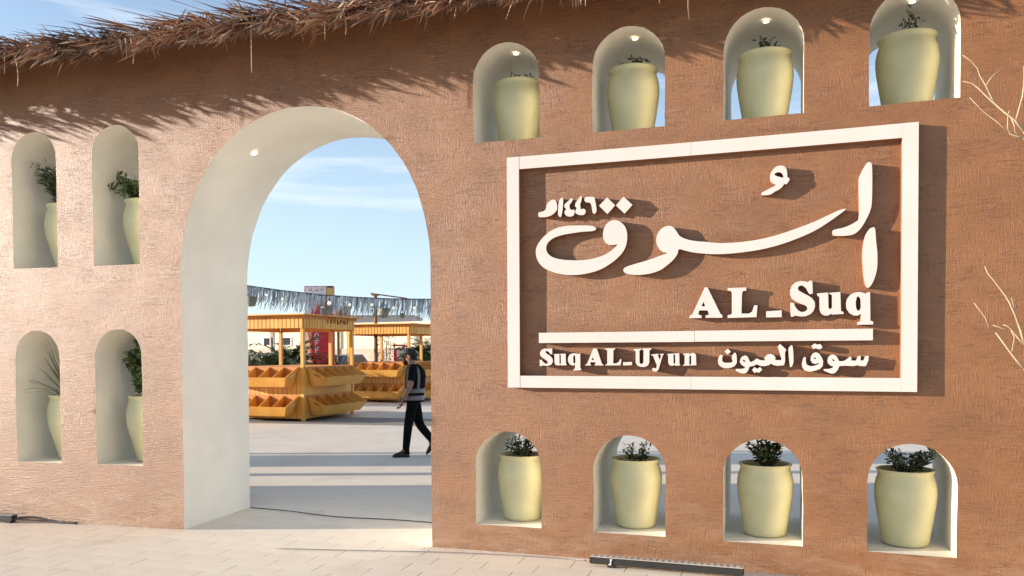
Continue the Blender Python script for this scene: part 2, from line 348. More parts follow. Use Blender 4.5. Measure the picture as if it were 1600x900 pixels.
for i, (u, w) in enumerate(NLs):
    niches.append((arch_outline(u+w/2, w/2, 2.394, 3.414, 3.666, 16), u+w/2, 2.394, 3.666, ('L', 'U', i)))
    niches.append((arch_outline(u+w/2, w/2, .559, 1.556, 1.808, 16), u+w/2, .559, 1.808, ('L', 'L', i)))
AC, AH = -3.8806, 1.1925
archo = arch_outline(AC, AH, 0.0, 2.28, 3.672, 44, 2.08, .12)
archo = [(u, max(0, z)) if z < .02 else (u, z) for u, z in archo]; archo[0] = (AC-AH, 0); archo[1] = (AC+AH, 0)
def inside(p, poly):
    c = False; n = len(poly); x, y = p
    for i in range(n):
        x1, y1 = poly[i]; x2, y2 = poly[(i+1) % n]
        if (y1 > y) != (y2 > y) and x < (x2-x1)*(y-y1)/(y2-y1)+x1: c = not c
    return c
holes = [n[0] for n in niches]
def wall_sheet():
    vs, es = [], []
    def loop(pts):
        b = len(vs); vs.extend([Vector(p) for p in pts]); k = len(pts)
        es.extend([(b+i, b+(i+1) % k) for i in range(k)])
    k = 96
    bot_l = [(U0+(AC-AH-U0)*i/44, 0) for i in range(44)]
    arch_path = [archo[0]]+archo[:1:-1]+[archo[1]]
    bot_r = [(AC+AH+(U1-AC-AH)*i/44, 0) for i in range(1, 45)]
    right = [(U1, ZT*i/30) for i in range(1, 30)]
    top = [(U1-(U1-U0)*i/k, ZT) for i in range(k+1)]
    left = [(U0, ZT-ZT*i/30) for i in range(1, 30)]
    outer = bot_l+arch_path+bot_r+right+top+left
    loop(outer)
    for h in holes: loop(h)
    st = .095; nu = int((U1-U0)/st); nzz = int(ZT/st)
    rings = holes+[archo]
    for i in range(1, nu):
        for j in range(1, nzz):
            p = (U0+i*st+(j % 2)*st*.5, j*st)
            if p[0] > U1-.05: continue
            if any(inside(p, h) for h in rings): continue
            if any(min((p[0]-q[0])**2+(p[1]-q[1])**2 for q in h) < .03**2 for h in rings if abs(p[0]-sum(q[0] for q in h)/len(h)) < 1.5): continue
            vs.append(Vector(p))
    ov, oe, of, *_ = delaunay_2d_cdt(vs, es, [], 0, 1e-5)
    fs = []
    for f in of:
        c = sum((ov[i] for i in f), Vector((0, 0)))/len(f)
        if not inside(c, outer) or any(inside(c, h) for h in holes): continue
        a, b, d = [ov[i] for i in f]
        if (b-a).cross(d-a) < 0: f = f[::-1]
        fs.append(list(f))
    return ov, fs
sv, sf = wall_sheet()
edgeset = {}
for h in holes+[archo]:
    for q in h: edgeset[(round(q[0], 3), round(q[1], 3))] = 1
vs = []; uvs = []
for p in sv:
    key = (round(p[0], 3), round(p[1], 3)); d = noise.noise(Vector((p[0]*.9, p[1]*.9, 1.7)))*.003
    if key in edgeset: d = 0
    if p[1] < .02: d += .0
    vs.append(W(p[0], p[1], d)); uvs.append((p[0], p[1]))
nb = len(vs)
for p in sv: vs.append(W(p[0], p[1], TH)); uvs.append((p[0]+3.3, p[1]))
fs = [f for f in sf]+[[i+nb for i in f[::-1]] for f in sf]
me = mesh('facade', vs, fs, True)
uvl = me.uv_layers.new(name='wall_uv')
for lp in me.loops: uvl.data[lp.index].uv = uvs[lp.vertex_index]
me.materials.append(M['stucco']); wlink(me, 'facade', None, gate)
ends = MB()
for uu in (U0, U1):
    q = [W(uu, 0, 0), W(uu, 0, TH), W(uu, ZT, TH), W(uu, ZT, 0)]; ends.add(q, [(0, 1, 2, 3)] if uu > 0 else [(3, 2, 1, 0)])
wlink(ends, 'wall_end', M['stucco'], gate)
def reveal(outline, parent, name, close_bottom=True, v0=0.0, v1=TH+.002):
    mb = MB(); n = len(outline); segs = [0, .03, .12, .35, .6, .85, 1.0]
    cu = sum(p[0] for p in outline)/n; cz = sum(p[1] for p in outline)/n
    for si, t in enumerate(segs):
        for (u, z) in outline:
            d = v0+(v1-v0)*t
            k = noise.noise(Vector((u*4, z*4, d*4)))*.0025 if 0 < t < 1 else 0
            mb.v.append(W(u+(cu-u)*k, z+(cz-z)*k, d))
    for s in range(len(segs)-1):
        for i in range(n):
            if not close_bottom and i == 0: continue
            j = (i+1) % n; mb.f.append([s*n+i, s*n+j, (s+1)*n+j, (s+1)*n+i][::-1]); mb.m.append(0)
    me = mesh(name, mb.v, mb.f, True)
    # keep the corner between the sill and the jambs sharp
    for p in me.polygons: p.use_smooth = True
    o = wlink(me, name, M['cream'] if name == 'arch_reveal' else M['cream2'], parent)
    bm = bmesh.new(); bm.from_mesh(me)
    for e in bm.edges:
        if len(e.link_faces) == 2 and e.calc_face_angle(0) > R(50): e.smooth = False
    bm.to_mesh(me); bm.free()
    return o
reveal(archo, gate, 'arch_reveal', False)
def disc_light(pos, nrm, parent, r=.026):
    mb = MB(); q = nrm.to_track_quat('Z', 'Y').to_matrix(); ring = []
    for rr, zz in ((r*1.18, 0), (r*1.18, .003), (r, .0035)):
        ring.append([pos+q@Vector((rr*math.cos(a*math.pi/8), rr*math.sin(a*math.pi/8), zz)) for a in range(16)])
    mb.rings(ring, 1, cap=False); b = len(mb.v)
    mb.v += [pos+q@Vector((r*math.cos(a*math.pi/8), r*math.sin(a*math.pi/8), .003)) for a in range(16)]; mb.f.append([b+k for k in range(16)]); mb.m.append(0)
    return wlink(mb, 'downlight', [M['lamp'], M['trim']], parent)
reveals = {}
for (ol, uc, zb, zt, k) in niches:
    o = reveal(ol, gate, 'niche_reveal'); reveals[k] = o
    if k[1] == 'U' and k[0] == 'R':
        disc_light(W(uc+.015, zt-.012, .22), Vector((0, 0, -1)), o, .023)
# the archway's own spot
a_ = on_wall(399, 240, .42)
an_ = (W(-4.02, 2.45, .5)-W(-4.579, 3.429, .5)).normalized()
disc_light(W(-4.579, 3.429, .40)+an_*.008, an_, gate, .026)

# ------------------------------------------------------------------ thatched eave
EV = -.47
roof = MB()
def zr(v): return 4.235+.13*(v-EV)
us = [U0-.3+(U1-U0+.6)*i/60 for i in range(61)]
rg = []
for u in us:
    rg.append([W(u, zr(EV)+.0, EV+.04), W(u, zr(TH+.4)-.0, TH+.4), W(u, zr(TH+.4)+.05, TH+.4), W(u, zr(EV)+.035, EV+.04)])
roof.rings(rg)
ro = wlink(roof, 'roof', M['deck'], gate)
th = [MB(), MB()]
def blade(mb, p, d, L, w, droop, rr, m=0, up=Vector((0, 0, 1))):
    d = d.normalized(); s = d.cross(up).normalized() if abs(d.dot(up)) < .95 else Vector((1, 0, 0))
    s = (s*math.cos(rr)+d.cross(s)*math.sin(rr)); nn = s.cross(d)
    pts = []
    for t, ww in ((0, .7), (.35, 1), (.75, .7), (1, .12)):
        c = p+d*(L*t)+Vector((0, 0, -droop*t*t)); pts += [c-s*w*ww/2, c+nn*w*.22*ww, c+s*w*ww/2]
    mb.add(pts, [(a+i, a+i+1, a+i+4, a+i+3) for a in (0, 3, 6) for i in (0, 1)], m)
u = U0-.4
tr = random.Random(11)
while u < U1+.6:
    vis = -8.2 < u < 2.2
    z0 = zr(EV)-.02+tr.uniform(-.05, .06)+.03*noise.noise(Vector((u*1.3, 0, 0))); e0 = EV+tr.uniform(-.02, .14)
    base = Vector((u+.16, z0, e0)); nbl = tr.randint(24, 34) if vis else 9
    fan_el = R(tr.uniform(-4, 30)); big = tr.uniform(.8, 1.2)
    for k in range(nbl):
        el = min(R(62), fan_el+R(tr.gauss(0, 22))); az = tr.gauss(R(12), R(20))
        if tr.random() < .20: el = R(tr.uniform(-75, -20)); 
        if tr.random() < .12: az += math.pi*.8
        du = -math.cos(el)*math.cos(az); dv = -abs(math.cos(el)*math.sin(az))*.8; dz = math.sin(el)
        p0 = W(base[0]+tr.uniform(-.06, .06), base[1]+tr.uniform(-.04, .04), base[2]+tr.uniform(-.03, .04))
        p1 = W(base[0]+du, base[1]+dz, base[2]+dv)-W(base[0], base[1], base[2])
        L = tr.uniform(.09, .21)*big*(.6 if el < -.3 else 1)
        blade(th[0], p0, p1, L, tr.uniform(.010, .019), tr.uniform(-.01, .05), tr.uniform(-1.2, 1.2), 1 if tr.random() < .16 else 0)
    if tr.random() < .55:
        for k in range(tr.randint(3, 8)):
            c = (u+tr.uniform(-.05, .05), z0-.04, EV+tr.uniform(-.05, .08)); p0 = W(*c)
            p1 = W(c[0]-tr.uniform(-.25, .9), c[1]+tr.uniform(-.75, -.1), c[2]-tr.uniform(.5, 1.0))-p0
            blade(th[0], p0, p1, tr.uniform(.10, .25), tr.uniform(.016, .030), tr.uniform(0, .04), tr.uniform(-1, 1), 1 if tr.random() < .4 else 0)
    u += .050 if vis else .11
for u, L in ((-6.35, .30),(-5.75, .05), (-5.15, .22), (-4.0, .40), (-3.2, .2), (-.55, .42), (-.75, .28), (-.35, .26), (-6.45, .18), (-5.2, .16), (-3.35, .22)):
    mb = MB(); p = W(u, zr(EV)-.03, EV-.02); pts = [p]; dr = tr.uniform(-.4, .4)
    for i in range(1, 6):
        t = i/5; pts.append(p+Vector((dr*.12*math.sin(t*2.2), 0, -L*t)))
    mb.tube(pts, [.005, .005, .0045, .004, .004, .002], 4)
    wlink(mb, 'hanging_strand', M['straw'], ro)
# the drooping pale clump over the first upper niche
for k in range(26):
    base = (-1.72+tr.uniform(-.08, .16), zr(EV)+tr.uniform(-.06, .03), EV-.02)
    el = R(tr.uniform(-70, -22)); az = tr.gauss(0, .3)
    p0 = W(*base); p1 = W(base[0]-math.cos(el)*math.cos(az), base[1]+math.sin(el), base[2]-.15)-p0
    blade(th[0], p0, p1, tr.uniform(.16, .30), .016, .02, tr.uniform(-1, 1), 1 if tr.random() < .6 else 0)
for k in range(10):
    base = (-1.36+tr.uniform(-.05, .1), zr(EV)-.03, EV-.02); el = R(tr.uniform(-85, -50)); p0 = W(*base)
    blade(th[0], p0, W(base[0]+math.cos(el)*tr.uniform(-.3, 1), base[1]+math.sin(el), base[2]-.1)-p0, tr.uniform(.14, .24), .014, .02, tr.uniform(-1, 1), 1)
# top cover of fronds on the slope, seen from the side only
for k in range(2600):
    u = tr.uniform(U0-.2, U1+.3); v = tr.uniform(EV, TH+.35); p0 = W(u, zr(v)+.05, v)
    blade(th[1], p0, W(u-1, zr(v)+tr.uniform(.0, .35), v-tr.uniform(.2, 1.0))-W(u, zr(v), v), tr.uniform(.3, .5), .025, .02, tr.uniform(-.5, .5), 0)
f1 = wlink(th[0], 'thatch_fringe', [M['thatch'], M['straw']], ro); tag(f1, kind='stuff')
f2 = wlink(th[1], 'thatch_cover', [M['thatch'], M['straw']], ro); tag(f2, kind='stuff')

# ------------------------------------------------------------------ sign
sign = empty('wall_sign', W(-.58, 1.3, -.03)); tag(sign, 'large white framed sign with raised Arabic calligraphy and AL_Suq lettering on the clay wall', 'sign')
bpy.context.view_layer.update()
DS = .062
def prism(poly, hol, v_face, v_back):
    """closed solid from an outline in wall coordinates; material 0 front, 1 sides"""
    area = sum(poly[i][0]*poly[(i+1) % len(poly)][1]-poly[(i+1) % len(poly)][0]*poly[i][1] for i in range(len(poly)))
    if area < 0: poly = poly[::-1]
    vs, es = [], []
    for lp in [poly]+hol:
        b = len(vs); vs += [Vector(p) for p in lp]; es += [(b+i, b+(i+1) % len(lp)) for i in range(len(lp))]
    ov, oe, of, *_ = delaunay_2d_cdt(vs, es, [], 0, 1e-6)
    fr = []
    for f in of:
        c = sum((ov[i] for i in f), Vector((0, 0)))/len(f)
        if inside(c, poly) and not any(inside(c, h) for h in hol):
            a, b, d = [ov[i] for i in f]
            fr.append(list(f) if (b-a).cross(d-a) > 0 else list(f)[::-1])
    n = len(ov); V = [W(p[0], p[1], v_face) for p in ov]+[W(p[0], p[1], v_back) for p in ov]
    F = [f for f in fr]; Mi = [0]*len(fr); cnt = {}
    for f in fr:
        for i in range(3): cnt[(f[i], f[(i+1) % 3])] = 1
    for (a, b) in cnt:
        if (b, a) not in cnt: F.append([b, a, a+n, b+n][::-1][::-1]); Mi.append(1)
    F += [[i+n for i in f[::-1]] for f in fr]; Mi += [1]*len(fr)
    return V, F, Mi
def smooth_poly(pts, k=4):
    out = []; n = len(pts)
    for i in range(n):
        p0, p1, p2, p3 = [pts[(i+j-1) % n] for j in range(4)]
        for s in range(k):
            t = s/k; out.append(tuple(.5*((2*p1[c])+(-p0[c]+p2[c])*t+(2*p0[c]-5*p1[c]+4*p2[c]-p3[c])*t*t+(-p0[c]+3*p1[c]-3*p2[c]+p3[c])*t**3) for c in (0, 1)))
    return out
def glyph(name, org, sc, pts, hol=(), sm=False, k=4):
    def cv(pp):
        if sm: pp = smooth_poly(pp, k)
        return [on_wall(org[0]+x/sc, org[1]+y/sc, -DS) for x, y in pp]
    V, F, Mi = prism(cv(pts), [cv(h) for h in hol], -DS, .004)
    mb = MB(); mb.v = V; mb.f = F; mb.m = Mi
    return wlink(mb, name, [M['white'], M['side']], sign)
def bar(name, u0, z0, u1, z1, vf=-DS):
    n = max(1, int(abs(u1-u0)/.15)); bt = [(u0+(u1-u0)*i/n, z0) for i in range(n+1)]; tp = [(u1-(u1-u0)*i/n, z1) for i in range(n+1)]
    V, F, Mi = prism(bt+tp, [], vf, .004); mb = MB(); mb.v = V; mb.f = F; mb.m = Mi
    return wlink(mb, name, [M['white'], M['side']], sign)
SL, SR, SB, ST = -2.015, .852, 1.309, 3.088
bar('frame_bar', SL, SB, SL+.098, ST); bar('frame_bar', SR-.098, SB, SR, ST)
for a, b in ((SL+.0985, -.62), (-.6185, SR-.0985)):
    bar('frame_bar', a, ST-.095, b, ST, -DS+.0015); bar('frame_bar', a, SB, b, SB+.092, -DS+.0015)
dl = on_wall(842, 520, -DS); dr_ = on_wall(1364, 515, -DS); dm = on_wall(1085, 518, -DS)
db = on_wall(842, 536, -DS)[1]; 
bar('divider_bar', dl[0], db, dm[0], dl[1], -DS-.001); bar('divider_bar', dm[0]+.0005, db+.001, dr_[0], dl[1]+.001)
A = ((820, 240), 4.5); B = ((1100, 240), 4.09)
glyph('calligraphy_stroke', *A, [(500,525),(470,508),(400,505),(300,508),(220,525),(160,560),(110,610),(82,660),(78,710),(95,760),(130,800),(190,830),(270,850),(360,853),(450,840),(530,815),(600,775),(650,735),(690,690),(713,640),(720,580),(712,530),(690,495),(655,472),(620,468),(585,485),(562,515),(550,560),(555,605),(580,636),(615,643),(650,640),(630,662),(595,692),(540,720),(470,740),(400,750),(330,750),(260,745),(200,730),(165,705),(150,670),(160,630),(200,595),(260,573),(330,560),(400,550),(470,545),(495,537)], sm=True)
def b2a(p): return ((1100+p[0]/4.09-820)*4.5, (240+p[1]/4.09-240)*4.5)
up = [(1020,508),(1050,525),(1070,552),(1088,578),(1125,598),(1175,611),(1230,618)]+[b2a(p) for p in [(0,563),(100,572),(200,568),(300,557),(400,538),(500,510),(600,475),(700,437),(780,400),(850,368),(893,353),(903,358)]]
lo = [b2a(p) for p in [(870,385),(800,435),(730,480),(650,520),(550,560),(450,592),(350,615),(250,630),(150,640),(50,642)]]+[(1200,697),(1140,685),(1085,673),(1073,705),(1045,745),(1000,785),(950,820),(880,843),(800,853),(730,848),(700,835),(693,815),(712,797),(760,780),(830,760),(900,738),(960,715),(1000,699),(968,690),(940,662),(925,625),(928,580),(945,545),(975,518)]
glyph('calligraphy_stroke', *A, up+lo, sm=True)
glyph('calligraphy_stroke', *B, [(1050,55),(1070,65),(1075,120),(1073,300),(1060,370),(1020,450),(980,500),(930,522),(835,525),(820,505),(830,487),(900,470),(970,435),(990,395),(988,180),(1000,130),(1030,75)], sm=True)
glyph('calligraphy_stroke', *B, [(1075,472),(1093,480),(1100,560),(1108,640),(1105,740),(1080,820),(1050,858),(1030,835),(1018,760),(1012,640),(1025,540),(1050,490)], sm=True)
glyph('calligraphy_mark', (1180,250), 15, [(600,130),(680,150),(735,220),(750,320),(755,400),(805,435),(785,500),(725,570),(680,560),(640,620),(560,690),(460,740),(350,810),(170,825),(145,780),(200,740),(330,670),(480,590),(400,540),(350,460),(350,350),(390,260),(460,180),(530,140)], [[(545,285),(610,300),(650,350),(655,410),(580,400),(500,375),(450,340),(490,300)]], sm=True, k=3)
C1 = ((838, 300), 10)
for pts in ([(40,320),(115,300),(150,260),(160,205),(200,150),(265,118),(310,150),(325,220),(320,280),(280,330),(220,370),(150,390),(50,392),(32,365)],
            [(385,95),(418,110),(410,280),(385,388),(350,375),(338,330),(350,160)],
            [(545,100),(570,115),(550,160),(520,200),(525,260),(560,280),(590,275),(598,320),(580,365),(530,385),(470,370),(440,330),(445,290),(465,270),(438,230),(445,190),(495,145)],
            [(690,65),(712,80),(700,150),(685,190),(690,240),(700,270),(740,260),(772,290),(765,330),(730,360),(660,355),(615,330),(610,290),(630,250),(605,220),(615,170),(650,120)],
            [(770,80),(895,78),(915,120),(940,260),(935,310),(910,340),(880,320),(850,180),(780,160),(752,130)]):
    glyph('numeral', *C1, pts, sm=True, k=3)
glyph('diamond', *C1, [(1105,85),(1232,208),(1110,345),(980,215)]); glyph('diamond', *C1, [(1362,72),(1502,200),(1378,338),(1243,210)])
C2 = ((1070, 430), 10); C3 = ((1225, 430), 10); C4 = ((836, 536), 10); C5 = ((966, 536), 11.43); C6 = ((1114, 530), 12.31); C7 = ((1240, 530), 12.31)
def let(c, pts, hol=(), sm=False): glyph('letter', *c, pts, hol, sm, 3)
let(C2, [(310,190),(355,190),(555,600),(590,630),(585,665),(325,665),(325,630),(380,615),(355,550),(225,550),(212,615),(262,630),(262,668),(70,672),(75,635),(115,615)], [[(290,415),(320,485),(262,485)]])
let(C2, [(670,200),(960,192),(960,240),(905,250),(892,300),(885,600),(1000,600),(1050,570),(1085,470),(1135,470),(1120,655),(668,668),(670,625),(715,615),(735,600),(735,290),(725,250),(672,240)])
let(C2, [(1270,565),(1512,548),(1516,655),(1270,660)])
let(C3, [(400,85),(440,90),(445,150),(450,285),(400,298),(375,260),(340,200),(290,160),(240,165),(215,200),(230,240),(290,275),(370,315),(440,360),(480,420),(485,490),(460,560),(410,610),(340,640),(260,645),(200,635),(160,632),(150,648),(108,650),(100,600),(98,430),(150,430),(180,500),(220,550),(270,575),(320,570),(360,540),(365,505),(340,475),(270,450),(190,415),(125,370),(98,310),(95,240),(120,165),(180,110),(260,90),(320,95),(370,110)])
let(C3, [(515,285),(690,270),(695,505),(710,530),(735,525),(750,500),(748,310),(715,295),(705,275),(880,262),(890,560),(930,575),(930,605),(750,615),(740,600),(690,630),(630,630),(580,600),(555,540),(552,340),(520,320)])
let(C3, [(1345,262),(1350,710),(1395,725),(1392,770),(1145,775),(1148,735),(1195,715),(1200,600),(1160,630),(1090,630),(1020,590),(975,520),(968,440),(985,370),(1030,310),(1090,275),(1170,262),(1240,275),(1270,290),(1300,270)], [[(1160,325),(1195,370),(1200,500),(1180,550),(1150,555),(1125,510),(1120,420),(1135,350)]])
let(C4, [(250,85),(268,90),(268,175),(245,175),(215,140),(180,120),(160,135),(175,160),(230,195),(272,240),(280,290),(255,335),(200,358),(150,352),(105,350),(100,362),(75,360),(70,262),(100,262),(130,300),(165,325),(195,318),(200,295),(170,265),(110,225),(80,190),(78,145),(105,105),(150,85),(200,90)])
let(C4, [(285,175),(380,168),(382,320),(392,330),(400,325),(404,300),(402,190),(386,170),(478,165),(482,320),(495,330),(493,345),(410,350),(400,340),(360,352),(320,340),(305,310),(302,195)])
let(C4, [(705,160),(708,395),(722,405),(720,425),(600,428),(602,408),(625,400),(625,340),(590,352),(545,335),(515,290),(515,225),(540,180),(590,160),(640,162),(670,172)], [[(612,185),(628,210),(630,300),(615,325),(600,310),(595,240),(600,200)]])
let(C4, [(910,85),(965,85),(1045,325),(1068,335),(1065,350),(930,350),(930,335),(950,325),(940,300),(870,300),(855,325),(875,335),(873,350),(785,352),(788,338),(812,325)], [[(903,220),(922,265),(880,265)]])
let(C4, [(1095,85),(1250,82),(1250,100),(1225,110),(1220,318),(1270,318),(1310,290),(1330,250),(1352,255),(1335,348),(1100,350),(1102,335),(1128,325),(1128,110),(1097,100)])
let(C4, [(1375,300),(1515,295),(1515,345),(1375,350)])
let(C5, [(275,108),(410,100),(410,125),(378,130),(380,350),(400,375),(430,370),(450,340),(452,125),(425,120),(425,98),(590,95),(590,118),(558,125),(555,350),(530,400),(470,428),(400,425),(340,400),(312,350),(310,140),(278,128)])
let(C5, [(585,205),(720,190),(722,210),(705,220),(745,300),(765,225),(745,215),(742,195),(812,190),(812,208),(795,218),(720,470),(690,505),(650,512),(610,490),(605,455),(630,440),(660,455),(680,440),(690,400),(620,225),(588,222)])
let(C5, [(875,195),(985,185),(988,360),(1005,375),(1018,350),(1015,210),(993,200),(993,185),(1090,182),(1092,375),(1105,385),(1103,400),(1015,405),(1008,390),(960,408),(915,395),(893,350),(890,215),(876,212)])
let(C5, [(1160,190),(1265,180),(1268,200),(1310,178),(1360,180),(1388,210),(1393,378),(1398,395),(1288,402),(1288,385),(1302,375),(1302,235),(1288,218),(1270,235),(1268,378),(1280,388),(1278,403),(1160,405),(1160,388),(1185,378),(1185,215),(1162,208)])
let(C6, [(405,265),(445,280),(460,400),(450,470),(400,525),(320,552),(220,552),(140,520),(100,460),(98,390),(125,320),(155,300),(190,315),(178,360),(180,420),(220,450),(300,452),(360,445),(375,410),(360,345)], sm=True)
let(C6, [(285,180),(345,240),(290,293),(220,240)])
let(C6, [(620,310),(670,340),(705,420),(720,440),(780,420),(830,375),(860,375),(900,400),(960,408),(1035,402),(985,388),(1000,340),(1050,295),(1110,285),(1170,305),(1200,350),(1200,400),(1310,405),(1315,370),(1265,210),(1245,140),(1290,90),(1410,200),(1385,260),(1388,420),(1365,500),(1250,512),(1170,500),(1120,470),(1070,500),(990,518),(920,515),(880,500),(840,480),(790,510),(700,530),(690,570),(650,640),(600,662),(530,650),(470,625),(435,600),(440,572),(560,570),(620,550),(610,530),(550,495),(515,440),(530,370),(565,330)], [[(570,395),(605,400),(630,437),(590,432)]])
let(C6, [(800,535),(850,570),(905,535),(950,585),(880,650),(845,630),(800,650),(750,590)])
let(C6, [(1500,120),(1535,150),(1550,400),(1530,500),(1500,535),(1480,520),(1465,400),(1450,200),(1470,150)], sm=True)
let(C7, [(430,250),(490,275),(540,350),(568,420),(560,510),(510,570),(420,605),(310,625),(220,605),(170,550),(158,470),(180,380),(205,340),(235,350),(235,440),(260,495),(330,520),(410,510),(475,482),(495,447),(420,478),(360,460),(325,400),(335,330),(375,270)], [[(380,355),(430,355),(425,380),(390,378)]])
let(C7, [(345,125),(410,80),(460,105),(510,90),(552,140),(540,180),(480,195),(430,175),(380,190)])
let(C7, [(765,295),(820,320),(860,390),(880,425),(960,420),(1010,395),(1085,335),(1110,345),(1112,410),(1200,412),(1240,325),(1290,320),(1290,410),(1340,410),(1380,320),(1445,320),(1440,400),(1400,500),(1370,520),(1270,515),(1230,500),(1150,518),(1000,510),(880,515),(850,590),(790,655),(720,662),(640,630),(575,600),(580,575),(680,572),(750,550),(765,525),(710,510),(660,460),(650,400),(670,340),(710,305)], [[(730,382),(770,388),(797,420),(765,422)]])

# ------------------------------------------------------------------ pots and plants in the niches
prof = [(0, 0), (.138, 0), (.150, .008), (.156, .03), (.168, .12), (.183, .22), (.197, .32), (.203, .39), (.202, .44), (.194, .49), (.183, .525), (.178, .545), (.183, .560), (.191, .570), (.193, .577), (.188, .582), (.174, .580), (.168, .56), (.168, .50)]
pb = MB(); pb.lathe([(a, b*.915) for a, b in prof], 40)
pot_me = mesh('pot_body', pb.v, pb.f, True); pot_me.materials.append(M['pot'])
pb = MB(); pb.lathe([(r_*(1.08 if z_ > .3 else .80+.28*z_/.3), z_*1.075) for r_, z_ in prof], 40); pot2_me = mesh('pot_body', pb.v, pb.f, True); pot2_me.materials.append(M['pot'])
sb = MB(); sb.lathe([(0.0001, .53), (.06, .536), (.12, .53), (.169, .525)], 20); soil_me = mesh('soil', sb.v, sb.f, True); soil_me.materials.append(M['soil'])
HS = {'R': .915, 'L': 1.075}
def leafy(rr, n, hgt, rad, ll, lw, mats, lean=(0, 0), zb=.53, stems=7, droop=.0):
    mb = MB(); sm = MB()
    for s in range(stems):
        a = rr.uniform(0, 6.28); top = Vector((lean[0]+math.cos(a)*rad*rr.uniform(.2, 1), lean[1]+math.sin(a)*rad*rr.uniform(.2, 1), zb+hgt*rr.uniform(.55, 1)))
        b = Vector((math.cos(a)*.03, math.sin(a)*.03, zb)); sm.tube([b, b.lerp(top, .5)+Vector((0, 0, .02)), top], [.004, .003, .0015], 4)
        for k in range(n//stems):
            t = rr.uniform(.25, 1.05); p = b.lerp(top, t)+Vector((rr.gauss(0, .012), rr.gauss(0, .012), rr.gauss(0, .01)))
            d = Vector((rr.gauss(0, 1), rr.gauss(0, 1), rr.gauss(.35, .6))).normalized(); L = ll*rr.uniform(.7, 1.2); w = lw*rr.uniform(.7, 1.2)
            s_ = d.cross(Vector((rr.gauss(0, 1), rr.gauss(0, 1), rr.gauss(0, 1)))).normalized(); nn = s_.cross(d)
            m = 1 if rr.random() < .12 else 0
            mb.add([p, p+d*L*.45-s_*w/2, p+d*L*.5-nn*w*.15, p+d*L*.45+s_*w/2, p+d*L+Vector((0, 0, -droop*L))], [(0, 1, 2), (0, 2, 3), (1, 4, 2), (2, 4, 3)], m)
    return mb, sm
def bladed(rr, n, L, w, zb=.53, lean=-.0):
    mb = MB()
    for k in range(n):
        a = rr.uniform(0, 6.28); el = R(rr.uniform(40, 86)); d = Vector((math.cos(a)*math.cos(el)+lean, math.sin(a)*math.cos(el), math.sin(el)))
        blade(mb, Vector((math.cos(a)*.03, math.sin(a)*.03, zb)), d, L*rr.uniform(.55, 1.1), w, L*rr.uniform(.0, .6)*math.cos(el)*1.4, rr.uniform(-.5, .5))
    return mb
POS = {'U': 'upper', 'L': 'lower'}
pw = ['leftmost', 'second', 'third', 'rightmost']
centres = {('R', 'U'): [813, 990, 1194, 1414], ('R', 'L'): [815.7, 993.5, 1195.7, 1415.5], ('L', 'U'): [114, 236], ('L', 'L'): [113, 236]}   # measured axes of the pots
PD = .315
plooks = {('R', 'U', 0): 'low wispy green plant', ('R', 'U', 1): 'small sprig of upright green leaves', ('R', 'U', 2): 'two dark tufts of small leaves', ('R', 'U', 3): 'thin dark plant with one tall twiggy stem',
          ('R', 'L', 0): 'dark bushy two-headed seedling', ('R', 'L', 1): 'pair of dark spiky seedlings', ('R', 'L', 2): 'dense dark leafy bush with pale green tips', ('R', 'L', 3): 'wide row of dark glossy seedlings',
          ('L', 'U', 0): 'tall feathery dark green plant', ('L', 'U', 1): 'bright green bushy plant', ('L', 'L', 0): 'loose plant of long arching blades', ('L', 'L', 1): 'tall dark climber with bright yellow-green leaves'}
